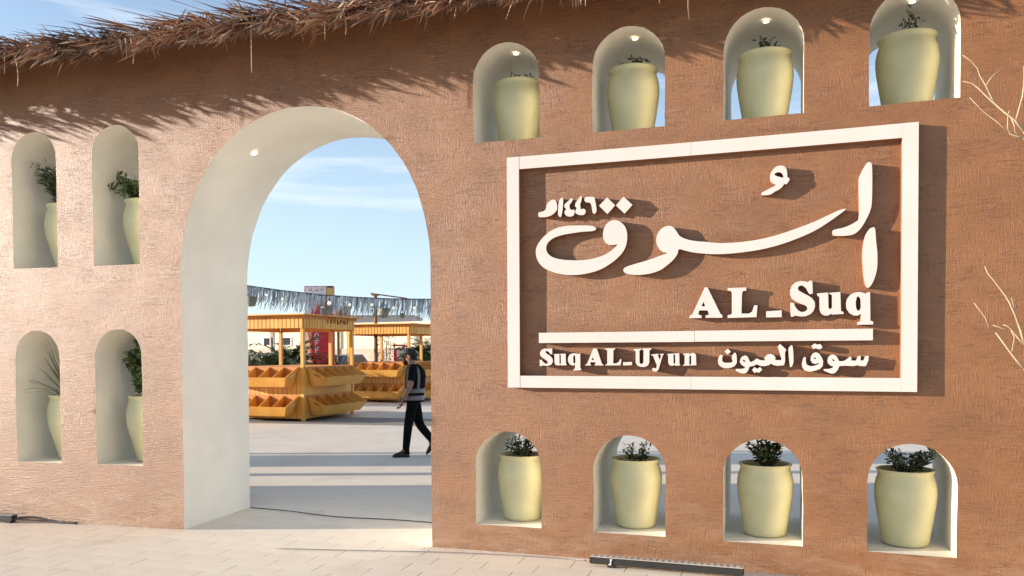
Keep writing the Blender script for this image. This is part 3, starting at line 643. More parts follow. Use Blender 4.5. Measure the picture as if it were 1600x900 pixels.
for (ol, uc, zb, zt, k) in niches:
    side, lv, i = k; rr = random.Random(hash(str(k)) % 1 + (ord(side)*7+ord(lv)*3+i*11))
    u = on_wall(centres[(side, lv)][i], 600, PD)[0]; p = W(u, zb+.003, PD)
    if side == 'R': where = f'{["leftmost", "second", "third", "rightmost"][i]} {POS[lv]} niche {"above" if lv=="U" else "below"} the sign'
    else: where = f'{["left", "right"][i]} {POS[lv]} niche left of the archway'
    root = empty('clay_pot', p, rr.uniform(0, 6.28)); tag(root, f'pale olive glazed pot in the {where}', 'pot', 'olive pots standing in the wall niches')
    a = link('pot_body', pot_me if side == 'R' else pot2_me, None, root); b = link('soil', soil_me, None, root); b.location.z = .53*(HS[side]-1)
    pr = empty('potted_plant', p+Vector((0, 0, .53*(HS[side]-1)))); tag(pr, f'{plooks[k]} in the {where}', 'plant', 'plants growing in the niche pots')
    lm = [M['leaf'], M['leafb']]
    def put(t, mm=lm):
        mb, sm = t; mb.build('foliage', mm, pr); sm.build('stem', M['stem'], pr)
    if k == ('L', 'L', 0): mbx = bladed(rr, 48, .66, .016, .53, -.30); mbx.build('foliage', M['grass'], pr)
    elif k == ('L', 'U', 0):
        put(leafy(rr, 1500, .44, .17, .08, .011, lm, (-.17, -.02), stems=20))
    elif k == ('L', 'U', 1): put(leafy(rr, 520, .32, .20, .06, .028, lm, (-.20, -.02), stems=16), [M['leafm'], M['leafb']])
    elif k == ('L', 'L', 1): put(leafy(rr, 560, .58, .14, .07, .05, lm, (-.13, 0), stems=12), [M['leafm'], M['leafb']])
    elif k == ('R', 'U', 0): put(leafy(rr, 160, .10, .15, .04, .015, lm, stems=12))
    elif k == ('R', 'U', 1): put(leafy(rr, 60, .17, .10, .05, .02, [M['leafb']]*2, stems=6), [M['leaf'], M['leafb']])
    elif k == ('R', 'U', 2): put(leafy(rr, 150, .17, .11, .035, .018, lm, stems=9))
    elif k == ('R', 'U', 3): put(leafy(rr, 120, .22, .12, .04, .014, lm, stems=6))
    elif k == ('R', 'L', 0): put(leafy(rr, 260, .20, .13, .05, .018, lm, stems=10))
    elif k == ('R', 'L', 1): put(leafy(rr, 150, .17, .13, .05, .016, lm, stems=8))
    elif k == ('R', 'L', 2): put(leafy(rr, 480, .23, .15, .055, .020, lm, stems=16))
    else: put(leafy(rr, 380, .17, .19, .055, .018, lm, stems=16))

# ------------------------------------------------------------------ floor lights, cables
def bar_light(u0, u1, v, label):
    L = u1-u0; rz = -KAP*(u0+u1)/2
    r = empty('floor_light_bar', W((u0+u1)/2, 0, v), rz); tag(r, label, 'floor light', 'black light bars lying along the wall')
    mb = MB(); mb.box((0, 0, .046), (L, .065, .052)); me_ = mesh('housing', mb.v, mb.f); bevel_mesh(me_, .006, 2); link('housing', me_, M['black'], r)
    mb = MB(); mb.box((0, 0, .074), (L-.006, .062, .006)); mb.build('light_strip', M['grate'], r)
    n = int(L/.045); mb = MB()
    for i in range(n): mb.box((-L/2+.03+i*(L-.06)/(n-1), 0, .0785), (.012, .064, .002))
    q = mb.build('louvre', M['grate'], r); tag(q, kind='stuff')
    for x in (-L/2+.16, L/2-.05):
        if x < 0: mb = MB(); mb.box((x, -.036, .042), (.008, .006, .036)); mb.box((x-.006, -.036, .026), (.018, .006, .008)); mb.box((x+.003, -.036, .062), (.016, .006, .008)); mb.build('bracket', M['pale'], r)
        mb = MB(); mb.box((x, 0, .012), (.05, .06, .026)); mb.build('foot', M['black'], r)
    return r
p0 = on_wall(924, 870, -.22); p1 = on_wall(1158, 895, -.22)
bar_light(-1.34, -.245, -.175, 'black linear light bar lying at the foot of the wall below the sign')
bar_light(-8.6, -6.83, -.12, 'black linear light bar at the foot of the wall left of the archway')
def cable(pts, label, r=.007):
    mb = MB(); out = []
    P = [Vector(p) for p in pts]
    for i in range(len(P)-1):
        a, b, c, d = P[max(i-1, 0)], P[i], P[i+1], P[min(i+2, len(P)-1)]
        for s in range(5):
            t = s/5; out.append(.5*((2*b)+(c-a)*t+(2*a-5*b+4*c-d)*t*t+(3*b-a-3*c+d)*t**3))
    out.append(P[-1]); mb.tube(out, r, 6); o = mb.build('cable', M['rubber'], None, True); tag(o, label, 'cable')
cable([W(-5.05, .009, .985), W(-4.6, .009, .93), W(-4.0, .009, .80), W(-3.4, .009, .82), W(-2.9, .009, .80), W(-2.6, .009, .86)], 'thin dark cable crossing the shaded floor of the archway', .005)
cable([W(-6.86, .03, -.13), W(-6.75, .05, -.10), W(-6.6, .045, -.06), W(-6.42, .012, -.05), W(-6.2, .009, -.04)], 'short black cable stub lying beside the left light bar', .011)
cable([W(-3.9, .009, -.42), W(-3.2, .009, -.30), W(-2.5, .009, -.16), W(-1.9, .009, -.09), W(-1.55, .009, -.08), W(-1.38, .03, -.16)], 'thin pale cable running along the wall foot to the light bar', .004)
bpy.data.objects['cable.002'].data.materials.clear(); bpy.data.objects['cable.002'].data.materials.append(mat('grey_cable', (.30, .28, .27), .7))

# fallen crumbs of render and sand along the wall foot
db_ = MB(); dr3 = random.Random(9)
for k in range(420):
    u = dr3.uniform(-8.5, 2.2)
    if -5.0 < u < -2.75: continue
    v = -abs(dr3.gauss(0, .05))-.004; p = W(u, .003, v); s_ = dr3.uniform(.002, .008)
    if dr3.random() < .08: p = W(u, .003, v*9); s_ *= 1.2
    q = [p+Vector((dr3.uniform(-1, 1)*s_, dr3.uniform(-1, 1)*s_, 0)) for _ in range(3)]; db_.add(q+[p+Vector((0, 0, s_*.9))], [(0, 1, 3), (1, 2, 3), (2, 0, 3)], 0 if dr3.random() < .6 else 1)
o = db_.build('wall_foot_crumbs', [M['side'], M['joint']]); tag(o, 'crumbs of fallen clay render and grit scattered along the wall foot', 'grit', kind='stuff')
# ------------------------------------------------------------------ bare shrub at the right edge
shrub = empty('bare_shrub', W(2.55, 0, -.75)); tag(shrub, 'bare dry shrub with pale twigs reaching in at the right edge before the wall', 'shrub')
bpy.context.view_layer.update()
tm = MB(); BV = -.75
_tube = tm.tube
tm.tube = lambda p, rad, n=6: _tube(p, [x*.75 for x in rad], n)
def tw(px, v=BV):
    out = []
    for x, y in px: out.append(W(*on_wall(x, y, v), v))
    return out
def zo(o, s, pts): return [(o[0]+x/s, o[1]+y/s) for x, y in pts]
a1 = lambda *p: tw(zo((1480, 60), 5, p)); a2 = lambda *p: tw(zo((1480, 400), 4.09, p), BV+.03)
cr_ = W(2.05, 2.2, BV); low = W(2.1, 1.0, BV)
tm.tube([W(2.55, 0, BV), W(2.5, .6, BV), W(2.35, 1.2, BV-.05), W(2.2, 1.8, BV), cr_+Vector((.0, 0, .2))], [.024, .021, .016, .012, .009], 8)
tm.tube(list(reversed(a1((120,130),(185,175),(238,235),(255,290),(300,365),(345,460),(368,503)))), [.006, .006, .0055, .005, .0045, .004, .003], 5)
tm.tube(list(reversed(a1((120,335),(195,350),(250,395),(310,455),(370,508),(440,570),(490,608),(535,645),(600,728))))[0:0] or a1((600,728),(535,645),(490,608),(440,570),(370,508),(310,455),(250,395),(195,350),(120,335)), [.012, .009, .008, .0075, .007, .006, .0055, .005, .003], 5)
tm.tube(a1((305,365),(345,305),(425,235)), [.005, .0045, .003], 5)
tm.tube(a1((535,645),(560,560),(590,450),(600,350),(598,215)), [.007, .006, .006, .005, .003], 5)
tm.tube(a1((600,778),(540,762),(490,745),(472,700),(475,610)), [.009, .008, .007, .005, .004], 5)
tm.tube(a1((492,745),(400,660),(280,570),(175,462)), [.004, .0035, .003, .002], 5)
tm.tube(a1((500,615),(528,690),(530,730),(560,755)), [.005, .005, .004, .004], 5)
tm.tube(a1((490,608),(480,580),(492,560)), [.005, .004, .003], 5)
tm.tube([cr_]+a1((600,728),), [.014, .012], 6); tm.tube([cr_]+a1((600,778),), [.014, .009], 6)
tm.tube(a2((491,560),(470,480),(435,380),(400,300),(370,250),(290,145),(262,115),(240,65)), [.009, .008, .0075, .007, .006, .0055, .005, .003], 5)
tm.tube(a2((435,380),(425,320),(410,262)), [.004, .003, .002], 5)
tm.tube(a2((491,720),(430,650),(370,570),(310,490)), [.010, .008, .006, .004], 5)
tm.tube(a2((491,565),(450,520),(400,460),(385,448),(358,440)), [.007, .006, .006, .005, .004], 5)
tm.tube(a2((400,470),(350,462),(292,442)), [.004, .003, .003], 5)
tm.tube(a2((405,465),(430,520),(412,620)), [.004, .004, .004], 5)
tm.tube(a2((265,460),(245,395),(172,300)), [.004, .004, .003], 5)
tm.tube([low]+a2((491,560),), [.015, .009], 6); tm.tube([low]+a2((491,720),), [.015, .010], 6); tm.tube([low, W(2.4, .8, BV)], [.015, .02], 6)
tr2 = random.Random(4)
for k in range(14):
    a = W(2.3+tr2.uniform(-.05, .2), 1.2+k*.09, BV); b = a+Vector((tr2.uniform(.1, .7), tr2.uniform(-.4, .3), tr2.uniform(.1, .6)))
    tm.tube([a, a.lerp(b, .5)+Vector((0, 0, -.04)), b], [.008, .005, .002], 5)
wlink(tm, 'branches', M['twig'], shrub, True)

# ------------------------------------------------------------------ market stalls
WY = 0.0
def stall(cx, cz, label):
    """near corner at plaza point (cx, cz); front runs left, side runs away"""
    root = empty('market_stall', G(cx, cz)); tag(root, label, 'stall', 'yellow pine market stalls in the plaza')
    dl_ = (RGT*-.943+FWD*.333); dr2 = (RGT*.333+FWD*.943)       # along front (to the left), along side (away)
    S = 2.2
    def P(a, b, z): q = dl_*a+dr2*b; return Vector((q.x, q.y, z))
    def pb(name, a0, a1, b0, b1, z0, z1, m, par=root, mb=None):
        own = mb is None; mb = mb or MB()
        mb.hexa([P(a0, b0, z0), P(a0, b1, z0), P(a1, b1, z0), P(a1, b0, z0), P(a0, b0, z1), P(a0, b1, z1), P(a1, b1, z1), P(a1, b0, z1)])
        return mb.build(name, m, par) if own else None
    t = .075
    for a, b in ((0, 0), (S-t, 0), (0, S-t), (S-t, S-t), (.62, S-t)):
        pb('post', a, a+t, b, b+t, 0, 2.12, M['wood'])
    r_ = pb('roof', -.16, S+.16, -.20, S+.20, 2.42, 2.445, M['wood'])
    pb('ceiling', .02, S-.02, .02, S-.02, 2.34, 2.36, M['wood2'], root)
    # fascia boards, one by one, on the four faces
    n = 20
    for i in range(n):
        x0 = i*S/n; x1 = x0+S/n-.022
        pb('fascia_board', x0, x1, -.03, -.005, 2.125, 2.419, M['wood'])
        pb('fascia_board', -.03, -.005, x0, x1, 2.125, 2.419, M['wood'])
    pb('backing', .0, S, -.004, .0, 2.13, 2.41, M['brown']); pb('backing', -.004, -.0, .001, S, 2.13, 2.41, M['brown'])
    for nm, aa in (('rear', (-.0, S, S+.005, S+.03)), ('left', (S+.005, S+.03, 0, S))):
        pb('fascia_panel', *aa, 2.09, 2.419, M['wood'])
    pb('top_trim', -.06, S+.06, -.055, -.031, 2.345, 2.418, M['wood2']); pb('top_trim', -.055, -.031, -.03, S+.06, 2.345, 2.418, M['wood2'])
    # base
    pb('counter', 0, S, 0, S, 1.20, 1.235, M['wood'])
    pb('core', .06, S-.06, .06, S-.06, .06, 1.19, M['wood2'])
    n = 16
    for i in range(n):
        x0 = .09+i*(S-.18)/n; x1 = x0+(S-.18)/n-.012
        pb('base_board', x0, x1, .025, .055, .05, 1.195, M['wood']); pb('base_board', .025, .055, x0, x1, .05, 1.195, M['wood'])
    # bins: two tiers on each of the four faces
    D = .46
    for face in range(4):
        for zt_ in (1.245, .585):
            def Q(x, d, z):                          # x along the face, d outwards
                if face == 0: return P(x, .0-d, z)
                if face == 1: return P(.0-d, x, z)
                if face == 2: return P(x, S+d, z)
                return P(S+d, x, z)
            x0, x1 = .13, S-.13; th_ = .022
            pr_ = [(0, zt_), (D, zt_-.235), (D-.13, zt_-.455), (0, zt_-.455)]
            def slab(pts, xa, xb, mb, m=0, inset=True):
                mid = (x0+x1)/2; k = len(pts)
                def sk(x, z):                        # the ends lean outwards towards the top
                    return x+(mid-x)/(mid-x0)*.16*max(0, min(1, (zt_-.20-z)/.255)) if inset else x
                vs_ = [Q(sk(xa, p[1]), *p) for p in pts]+[Q(sk(xb, p[1]), *p) for p in pts]
                fs_ = [list(range(k))[::-1], [k+i for i in range(k)]]+[[i, (i+1) % k, k+(i+1) % k, k+i] for i in range(k)]
                if face in (1, 2): fs_ = [f[::-1] for f in fs_]
                mb.add(vs_, fs_, m)
            bin_ = MB()
            slab([(D-.003, zt_-.235), (D-.133, zt_-.455), (D-.155, zt_-.44), (D-.025, zt_-.235)], x0+th_, x1-th_, bin_)      # front board
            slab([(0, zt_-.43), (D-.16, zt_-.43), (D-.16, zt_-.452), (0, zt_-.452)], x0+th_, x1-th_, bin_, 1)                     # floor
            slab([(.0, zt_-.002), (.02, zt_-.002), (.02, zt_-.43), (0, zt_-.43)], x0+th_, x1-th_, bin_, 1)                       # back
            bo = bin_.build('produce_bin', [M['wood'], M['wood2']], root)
            for xs in (x0, x1-th_):
                e = MB(); slab(pr_, xs, xs+th_, e); e.build('end_panel', M['wood'], bo)
                s_ = MB(); slab([(.20, zt_-.17), (.31, zt_-.225), (.30, zt_-.245), (.19, zt_-.19)], xs-.002 if xs < 1 else xs+th_-.004, xs+.004 if xs < 1 else xs+th_+.002, s_); s_.build('hand_slot', M['brown'] if face % 2 else M['pale'], bo)
            for j in range(1, 5):
                xd = x0+(x1-x0)*j/5; e = MB(); slab([(.021, zt_-.01), (D-.03, zt_-.243), (D-.155, zt_-.428), (.021, zt_-.428)], xd-.009, xd+.009, e); e.build('divider', M['wood'], bo)
    return root, P
s1, P1 = stall(PX(474, 17.8), 17.8, 'nearer yellow pine market stall with two tiers of slanted produce bins')
s2, P2 = stall(PX(640, 24.2), 24.2, 'farther yellow pine market stall behind the walking man')
# dark name strokes on the nearer stall's side fascia
def PP(P, root, a, b, z): return P(a, b, z)+root.location
nb_ = MB()
rr = random.Random(3)
for i in range(7):
    b0 = .95+i*.145
    nb_.box(P1(-.05, b0, 2.33+rr.uniform(-.02, .02)), (.02, .02, .13), YAW)
    nb_.box(P1(-.05, b0+.05, 2.33+rr.choice((-.055, 0, .055))), (.02, .10, .022), -R(19.45)+YAW)
o = nb_.build('name_lettering', M['text'], s1); tag(o, 'dark wiry lettering across the side fascia')

# ------------------------------------------------------------------ hanging fringe line with shades and bulbs
HZ = 14.0
lp = [(300, 430), (344, 437), (388, 445), (440, 452.5), (500, 459.5), (560, 464), (610, 466.5), (672, 467.5), (740, 467), (800, 464)]
def rope_z(py): return 1.6+(547-py)/FPX*HZ
rp = [G(PX(x, HZ), HZ, rope_z(y)) for x, y in lp]
gar = empty('fringe_garland', G(PX(530, HZ), HZ, 0)); tag(gar, 'dark rope strung across the plaza with a fringe of silvery foil strips', 'garland')
bpy.context.view_layer.update()
mb = MB(); mb.tube(rp, .014, 6); wlink(mb, 'rope', M['rope'], gar)
mb = MB(); fr = random.Random(5)
def rope_at(px):
    for (x0, y0), (x1, y1) in zip(lp, lp[1:]):
        if x0 <= px <= x1: t = (px-x0)/(x1-x0); return y0+(y1-y0)*t
px = 302.0
while px < 798:
    p = G(PX(px, HZ), HZ+fr.uniform(-.03, .03), rope_z(rope_at(px))); L = fr.uniform(.20, .38); dx = fr.uniform(-.13, .02)
    w = fr.uniform(.006, .013); a = fr.uniform(0, 1.2); s = RGT*math.cos(a)*w+FWD*math.sin(a)*w; q = p+Vector((0, 0, -L*.5))+RGT*dx*.35; e = p+Vector((0, 0, -L))+RGT*dx
    mb.add([p-s, p+s, q-s, q+s, e-s*.5, e+s*.5], [(0, 2, 3, 1), (2, 4, 5, 3)], 1 if fr.random() < .55 else 0)
    px += fr.uniform(.5, 1.1)
o = wlink(mb, 'foil_strips', [M['fringe'], M['fringeb']], gar); tag(o, kind='stuff')
for (x, y, w) in ((396, 462, 19), (512, 478, 17), (601, 481, 18), (630, 489, 9)):
    top = G(PX(x, HZ), HZ-.06, rope_z(y)); r = w/2/FPX*HZ; hh = {19: 15, 17: 14, 18: 15, 9: 8}[w]/FPX*HZ
    root = empty('woven_shade', top-Vector((0, 0, hh))); 
    tag(root, {396: 'grey woven bucket shade hanging at the left end of the fringe', 512: 'grey woven bucket shade hanging before the red sign', 601: 'grey woven bucket shade hanging beside the brown pole', 630: 'smallest grey woven shade hanging at the right of the fringe'}[x], 'lamp shade', 'woven shades hanging on the fringe line')
    mb = MB(); mb.lathe([(r*.45, 0), (r*.55, .0), (r*.8, hh*.5), (r, hh), (r*.95, hh), (r*.5, .02)], 16); mb.build('shade', M['basket'], root, True)
    mb = MB(); rz_ = rope_z(rope_at(x)); mb.tube([(0, 0, hh*.95), (0, 0, rz_-(top.z-hh))], .006, 4); mb.build('cord', M['rope'], root)
    mb = MB(); mb.tube([(r*.98, 0, hh), (0, 0, hh+.1), (-r*.98, 0, hh)], .004, 4); mb.build('handle', M['rope'], root)
for i, (x, y) in enumerate(((444, 466), (517, 473), (549, 475.5), (583, 476), (617, 481), (649, 481), (420, 460))):
    p = G(PX(x, HZ), HZ-.07, rope_z(y)); root = empty('festoon_bulb', p)
    tag(root, ['festoon bulb on the fringe left of the red sign', 'large festoon bulb hanging before the red sign', 'festoon bulb on the fringe just right of the red sign', 'festoon bulb left of the brown pole', 'festoon bulb right of the brown pole', 'festoon bulb nearest the right arch edge', 'festoon bulb nearest the left arch edge'][i], 'bulb', 'bulbs hanging on the fringe line')
    rr_ = .021 if i != 1 else .032
    mb = MB(); mb.lathe([(.0001, -rr_), (rr_*.7, -rr_*.7), (rr_, 0), (rr_*.75, rr_*.75), (rr_*.35, rr_*1.3)], 12); mb.build('glass', M['glass'], root, True)
    mb = MB(); mb.tube([(0, 0, rr_*1.2), (0, 0, rr_*1.2+.05)], rr_*.45, 8); mb.tube([(0, 0, rr_*1.2+.05), (0, 0, max(rr_*1.2+.06, rope_z(rope_at(x))-p.z))], .004, 4); mb.build('socket', M['rope'], root)
pole = MB(); pole.tube([(0, 0, 0), (0, 0, 3.42)], [.075, .06], 10); pole.box((0, 0, 3.45), (.2, .2, .05)); pole.box((0.5, 0, 3.40), (1.2, .04, .04), YAW, M=(Matrix.Rotation(YAW, 3, 'Z')@Matrix.Rotation(R(8), 3, 'Y')))
o = pole.build('timber_pole', M['brown'], None, False, G(PX(587.5, 26), 26)); tag(o, 'slim brown timber pole rising between the two stalls', 'pole')

# ------------------------------------------------------------------ red totem sign, booth, far building
tot = empty('totem_sign', G(PX(500, 31), 31), YAW); tag(tot, 'tall red advertising board with white vertical letters behind the nearer stall', 'sign')
Z_ = 31; sx = lambda px: PX(px, Z_)-PX(500, Z_); sz = lambda py: 1.6+(547-py)/FPX*Z_
def pbx(mb, x0, x1, z0, z1, y0, y1, m=0): mb.box(((x0+x1)/2, (y0+y1)/2, (z0+z1)/2), (x1-x0, y1-y0, z1-z0), 0, m)
mb = MB(); pbx(mb, sx(488), sx(523), 0, sz(468), -.12, .12); mb.build('red_panel', M['red'], tot)
mb = MB(); pbx(mb, sx(478), sx(487.8), 0, sz(468), -.10, .10); mb.build('white_edge', M['pale'], tot)
mb = MB(); mb.tube([(sx(481), -.11, sz(510)), (sx(485), -.11, sz(530)), (sx(487), -.11, sz(555)), (sx(488), -.11, sz(575))], .06, 6); mb.build('orange_stripe', M['orange'], tot)
mb = MB(); pbx(mb, sx(478), sx(523), sz(467.8), sz(446), -.14, .10); mb.build('head_border', M['pink'], tot)
mb = MB(); pbx(mb, sx(479.5), sx(512), sz(467), sz(447.5), -.16, -.141); mb.build('head_face', M['pale'], tot)
mb = MB(); pbx(mb, sx(514), sx(522), sz(462), sz(449), -.17, -.141); mb.build('yellow_block', M['yellow'], tot)
mb = MB(); pbx(mb, sx(514), sx(522), sz(448.8), sz(446.2), -.17, -.141); mb.build('dark_cap', M['black'], tot)
mb = MB()
for x, y in ((487, 452.5), (497, 453), (506, 452)): mb.box((sx(x), -.165, sz(y)), (.10, .01, .05)); mb.box((sx(x+2), -.165, sz(y-1.5)), (.03, .01, .09))
mb.build('head_marks', M['pink'], tot)
def blk(lines, cx, cz, w, h, name):
    m_ = MB()
    for (x0, z0, x1, z1) in lines:
        a = Vector((cx+(x0-.5)*w, -.128, cz+(z0-.5)*h)); b = Vector((cx+(x1-.5)*w, -.128, cz+(z1-.5)*h)); c = (a+b)/2; d = b-a
        m_.box(c, (d.length+.03, .012, .035), 0, 0, Matrix.Rotation(-math.atan2(d.z, d.x), 3, 'Y'))
    m_.build(name, M['pale'], tot)
blk([(0.3, 0, .7, 0), (.7, 0, 1, .25), (1, .25, 1, .75), (1, .75, .7, 1), (.7, 1, .3, 1), (.3, 1, 0, .75), (0, .75, 0, .25), (0, .25, .3, 0)], sx(496.5), sz(523.5), .13, .20, 'letter')
blk([(0, 0, 0, 1), (0, 1, 1, 1), (0, .55, .8, .55)], sx(497), sz(534.5), .12, .20, 'letter')
blk([(0, 0, 0, 1), (0, 1, 1, 1), (0, .55, .8, .55)], sx(497), sz(545.5), .12, .20, 'letter')
kio = empty('red_booth', G(PX(626, 33), 33), YAW); tag(kio, 'small red booth with a pale window beyond the farther stall', 'booth')
Z_ = 33; sx = lambda px: PX(px, Z_)-PX(626, Z_)
mb = MB(); pbx(mb, sx(617), sx(634), 0, sz(543), -.3, .5); mb.build('booth_body', M['red'], kio)
mb = MB(); pbx(mb, sx(616), sx(635), sz(540), sz(537.5), -.4, .6); mb.build('booth_roof', M['red'], kio)
for x in (617.5, 633.5):
    mb = MB(); mb.box((sx(x), -.25, (sz(543)+sz(540))/2), (.04, .04, sz(540)-sz(543))); mb.build('post', M['red'], kio)
mb = MB(); pbx(mb, sx(622), sx(631), sz(560), sz(546), -.32, -.302); mb.build('window', M['pale'], kio)
far = empty('cream_building', G(PX(530, 52), 52), YAW-R(27)); tag(far, 'long low cream building with a pinkish base closing off the plaza', 'building')
Z_ = 52; sx = lambda px: PX(px, Z_)-PX(530, Z_)
mb = MB(); pbx(mb, -24, 14, 1.75, 3.25, 0, 9); mb.build('upper_wall', M['wallb'], far)
mb = MB(); pbx(mb, -24, 14, 0, 1.749, -.06, 9.0); mb.build('base_wall', M['wallg'], far)
mb = MB(); pbx(mb, -24.2, 14.2, 3.25, 3.42, -.2, 9.2); mb.build('parapet', M['wallb'], far)
for i, x in enumerate(range(-24, 14, 6)):
    mb = MB(); pbx(mb, x, x+.12, .0, 3.24, -.14, -.062); mb.build('pilaster', M['wallg'], far)
for x in (-6.2, -4.6):
    f_ = MB(); pbx(f_, x-.5, x+.5, 1.95, 2.6, -.05, -.002); fo = f_.build('window', M['pale'], far)
    g_ = MB(); pbx(g_, x-.42, x+.42, 2.03, 2.52, -.056, -.051); g_.build('pane', M['glassd'], fo)
# paler block behind, seen just over the stall roofs
fb = empty('pink_block', G(PX(560, 75), 75), YAW); tag(fb, 'pale pinkish block far behind the cream building', 'building')
mb = MB(); pbx(mb, -13, 5.2, 0, 4.85, 0, 8); mb.build('wall', mat('pale_pink_paint', (.72, .58, .50), .85), fb)
mb = MB(); pbx(mb, -13.1, 5.3, 4.85, 5.0, -.1, 8.1); mb.build('roof', M['wallg'], fb)
bx = empty('brown_kiosk', G(PX(535, 29), 29), YAW); tag(bx, 'brown boxy kiosk top showing over the nearer stall roof', 'kiosk')
Z_ = 29; sx = lambda px: PX(px, Z_)-PX(535, Z_)
mb = MB(); pbx(mb, sx(528), sx(545), 2.55, sz(479), -.4, .4); mb.build('box_body', mat('brown_panel', (.42, .16, .07), .7, .15, 2), bx)
mb = MB(); pbx(mb, sx(527), sx(546), sz(479)+.001, sz(477.5), -.45, .45); mb.build('box_lid', M['brown'], bx)
for x in (528.6, 544.4):
    mb = MB(); mb.tube([(sx(x), 0, 0), (sx(x), 0, 2.549)], .05, 8); mb.build('post', M['brown'], bx)

# ------------------------------------------------------------------ palms, shrubs
def palm(px, Z, trunk_h, fl, n, label, seed, spread=1.0):
    rr = random.Random(seed); root = empty('palm_tree', G(PX(px, Z), Z)); tag(root, label, 'palm tree', 'young palms behind the stalls')
    tb = MB(); pts = []; rad = []
    for i in range(9): t = i/8; pts.append((0, 0, trunk_h*t)); rad.append(.17-.05*t+.018*(i % 2))
    tb.tube(pts, rad, 10); tb.build('trunk', M['bark'], root)
    cb = MB()
    for k in range(n):
        a = rr.uniform(0, 6.28); el0 = R(rr.uniform(-5, 78)); L = fl*rr.uniform(.75, 1.1); sp = []
        d = Vector((math.cos(a), math.sin(a), 0)); p = Vector((0, 0, trunk_h)); el = el0
        for s in range(9): sp.append(p.copy()); p = p+(d*math.cos(el)+Vector((0, 0, math.sin(el))))*L/8; el -= R(rr.uniform(6, 13))
        cb.tube(sp, [.018-.0017*i for i in range(9)], 4)
        for s in range(1, 9):
            for q in range(3):
                c = sp[s].lerp(sp[s-1], q/3); t_ = (sp[s]-sp[s-1]).normalized(); side = t_.cross(Vector((0, 0, 1))).normalized()
                for sg in (-1, 1):
                    ld = (t_*.75+side*sg*.8+Vector((0, 0, rr.uniform(-.1, .3)))).normalized(); ll = L*.26*(1-.05*s)*rr.uniform(.8, 1.1)
                    nn = Vector((0, 0, 1)); w_ = ld.cross(nn).normalized()*.030
                    cb.add([c-w_, c+w_, c+ld*ll*.6+w_*.9-Vector((0, 0, .02)), c+ld*ll*.6-w_*.9-Vector((0, 0, .02)), c+ld*ll-Vector((0, 0, .07))], [(0, 1, 2, 3), (3, 2, 4)])
    cb.build('crown', M['palmleaf'], root)
palm(420, 24.5, .85, 1.85, 44, 'spreading young palm seen under the left half of the nearer stall roof', 21)
palm(450, 25.5, .95, 1.8, 40, 'young palm right behind the corner post of the nearer stall', 22)
palm(398, 26.5, .7, 1.5, 36, 'low dark palm nearest the left arch edge', 25)
palm(668, 31, 1.25, 1.5, 40, 'young palm nearest the right arch edge behind the man', 23)
def bush(px, Z, r, h, n, label, seed):
    rr = random.Random(seed); root = empty('shrub', G(PX(px, Z), Z)); tag(root, label, 'shrub', 'dark shrubs behind the stalls')
    cb = MB(); tb = MB()
    for k in range(n):
        a = rr.uniform(0, 6.28); q = rr.random()**.5; zz = rr.uniform(.05, 1); rad = r*q*math.sqrt(max(.05, 1-(zz-.45)**2*2.2))*(1+.3*noise.noise(Vector((a, zz*3, seed))))
        p = Vector((math.cos(a)*rad, math.sin(a)*rad, h*zz*(.85+.25*noise.noise(Vector((a*1.5, q*3, seed)))))); d = Vector((rr.gauss(0, 1), rr.gauss(0, 1), rr.gauss(.3, 1))).normalized(); s_ = d.orthogonal().normalized()
        L = rr.uniform(.05, .11); cb.add([p, p+d*L*.5+s_*.022, p+d*L, p+d*L*.5-s_*.022], [(0, 1, 2, 3)])
    for k in range(6):
        a = k*1.05; tb.tube([(0, 0, 0), (math.cos(a)*r*.5, math.sin(a)*r*.5, h*.7)], [.025, .008], 5)
    cb.build('crown', M['hedge'], root); tb.build('stem', M['stem'], root)
bush(408, 23.2, .75, 1.30, 1500, 'low dark shrub behind the left end of the nearer stall', 1)
bush(500, 25.0, .62, 1.45, 1300, 'dark round shrub before the red advertising board', 2)
bush(518, 26.0, .55, 1.25, 1000, 'smaller dark shrub at the right foot of the red advertising board', 3)
bush(440, 26.5, .8, 1.2, 1300, 'dark shrub filling the gap between the two nearer palms', 4)
bush(604, 40, .55, 3.0, 700, 'tall thin sparse shrub against the pinkish base wall', 6)

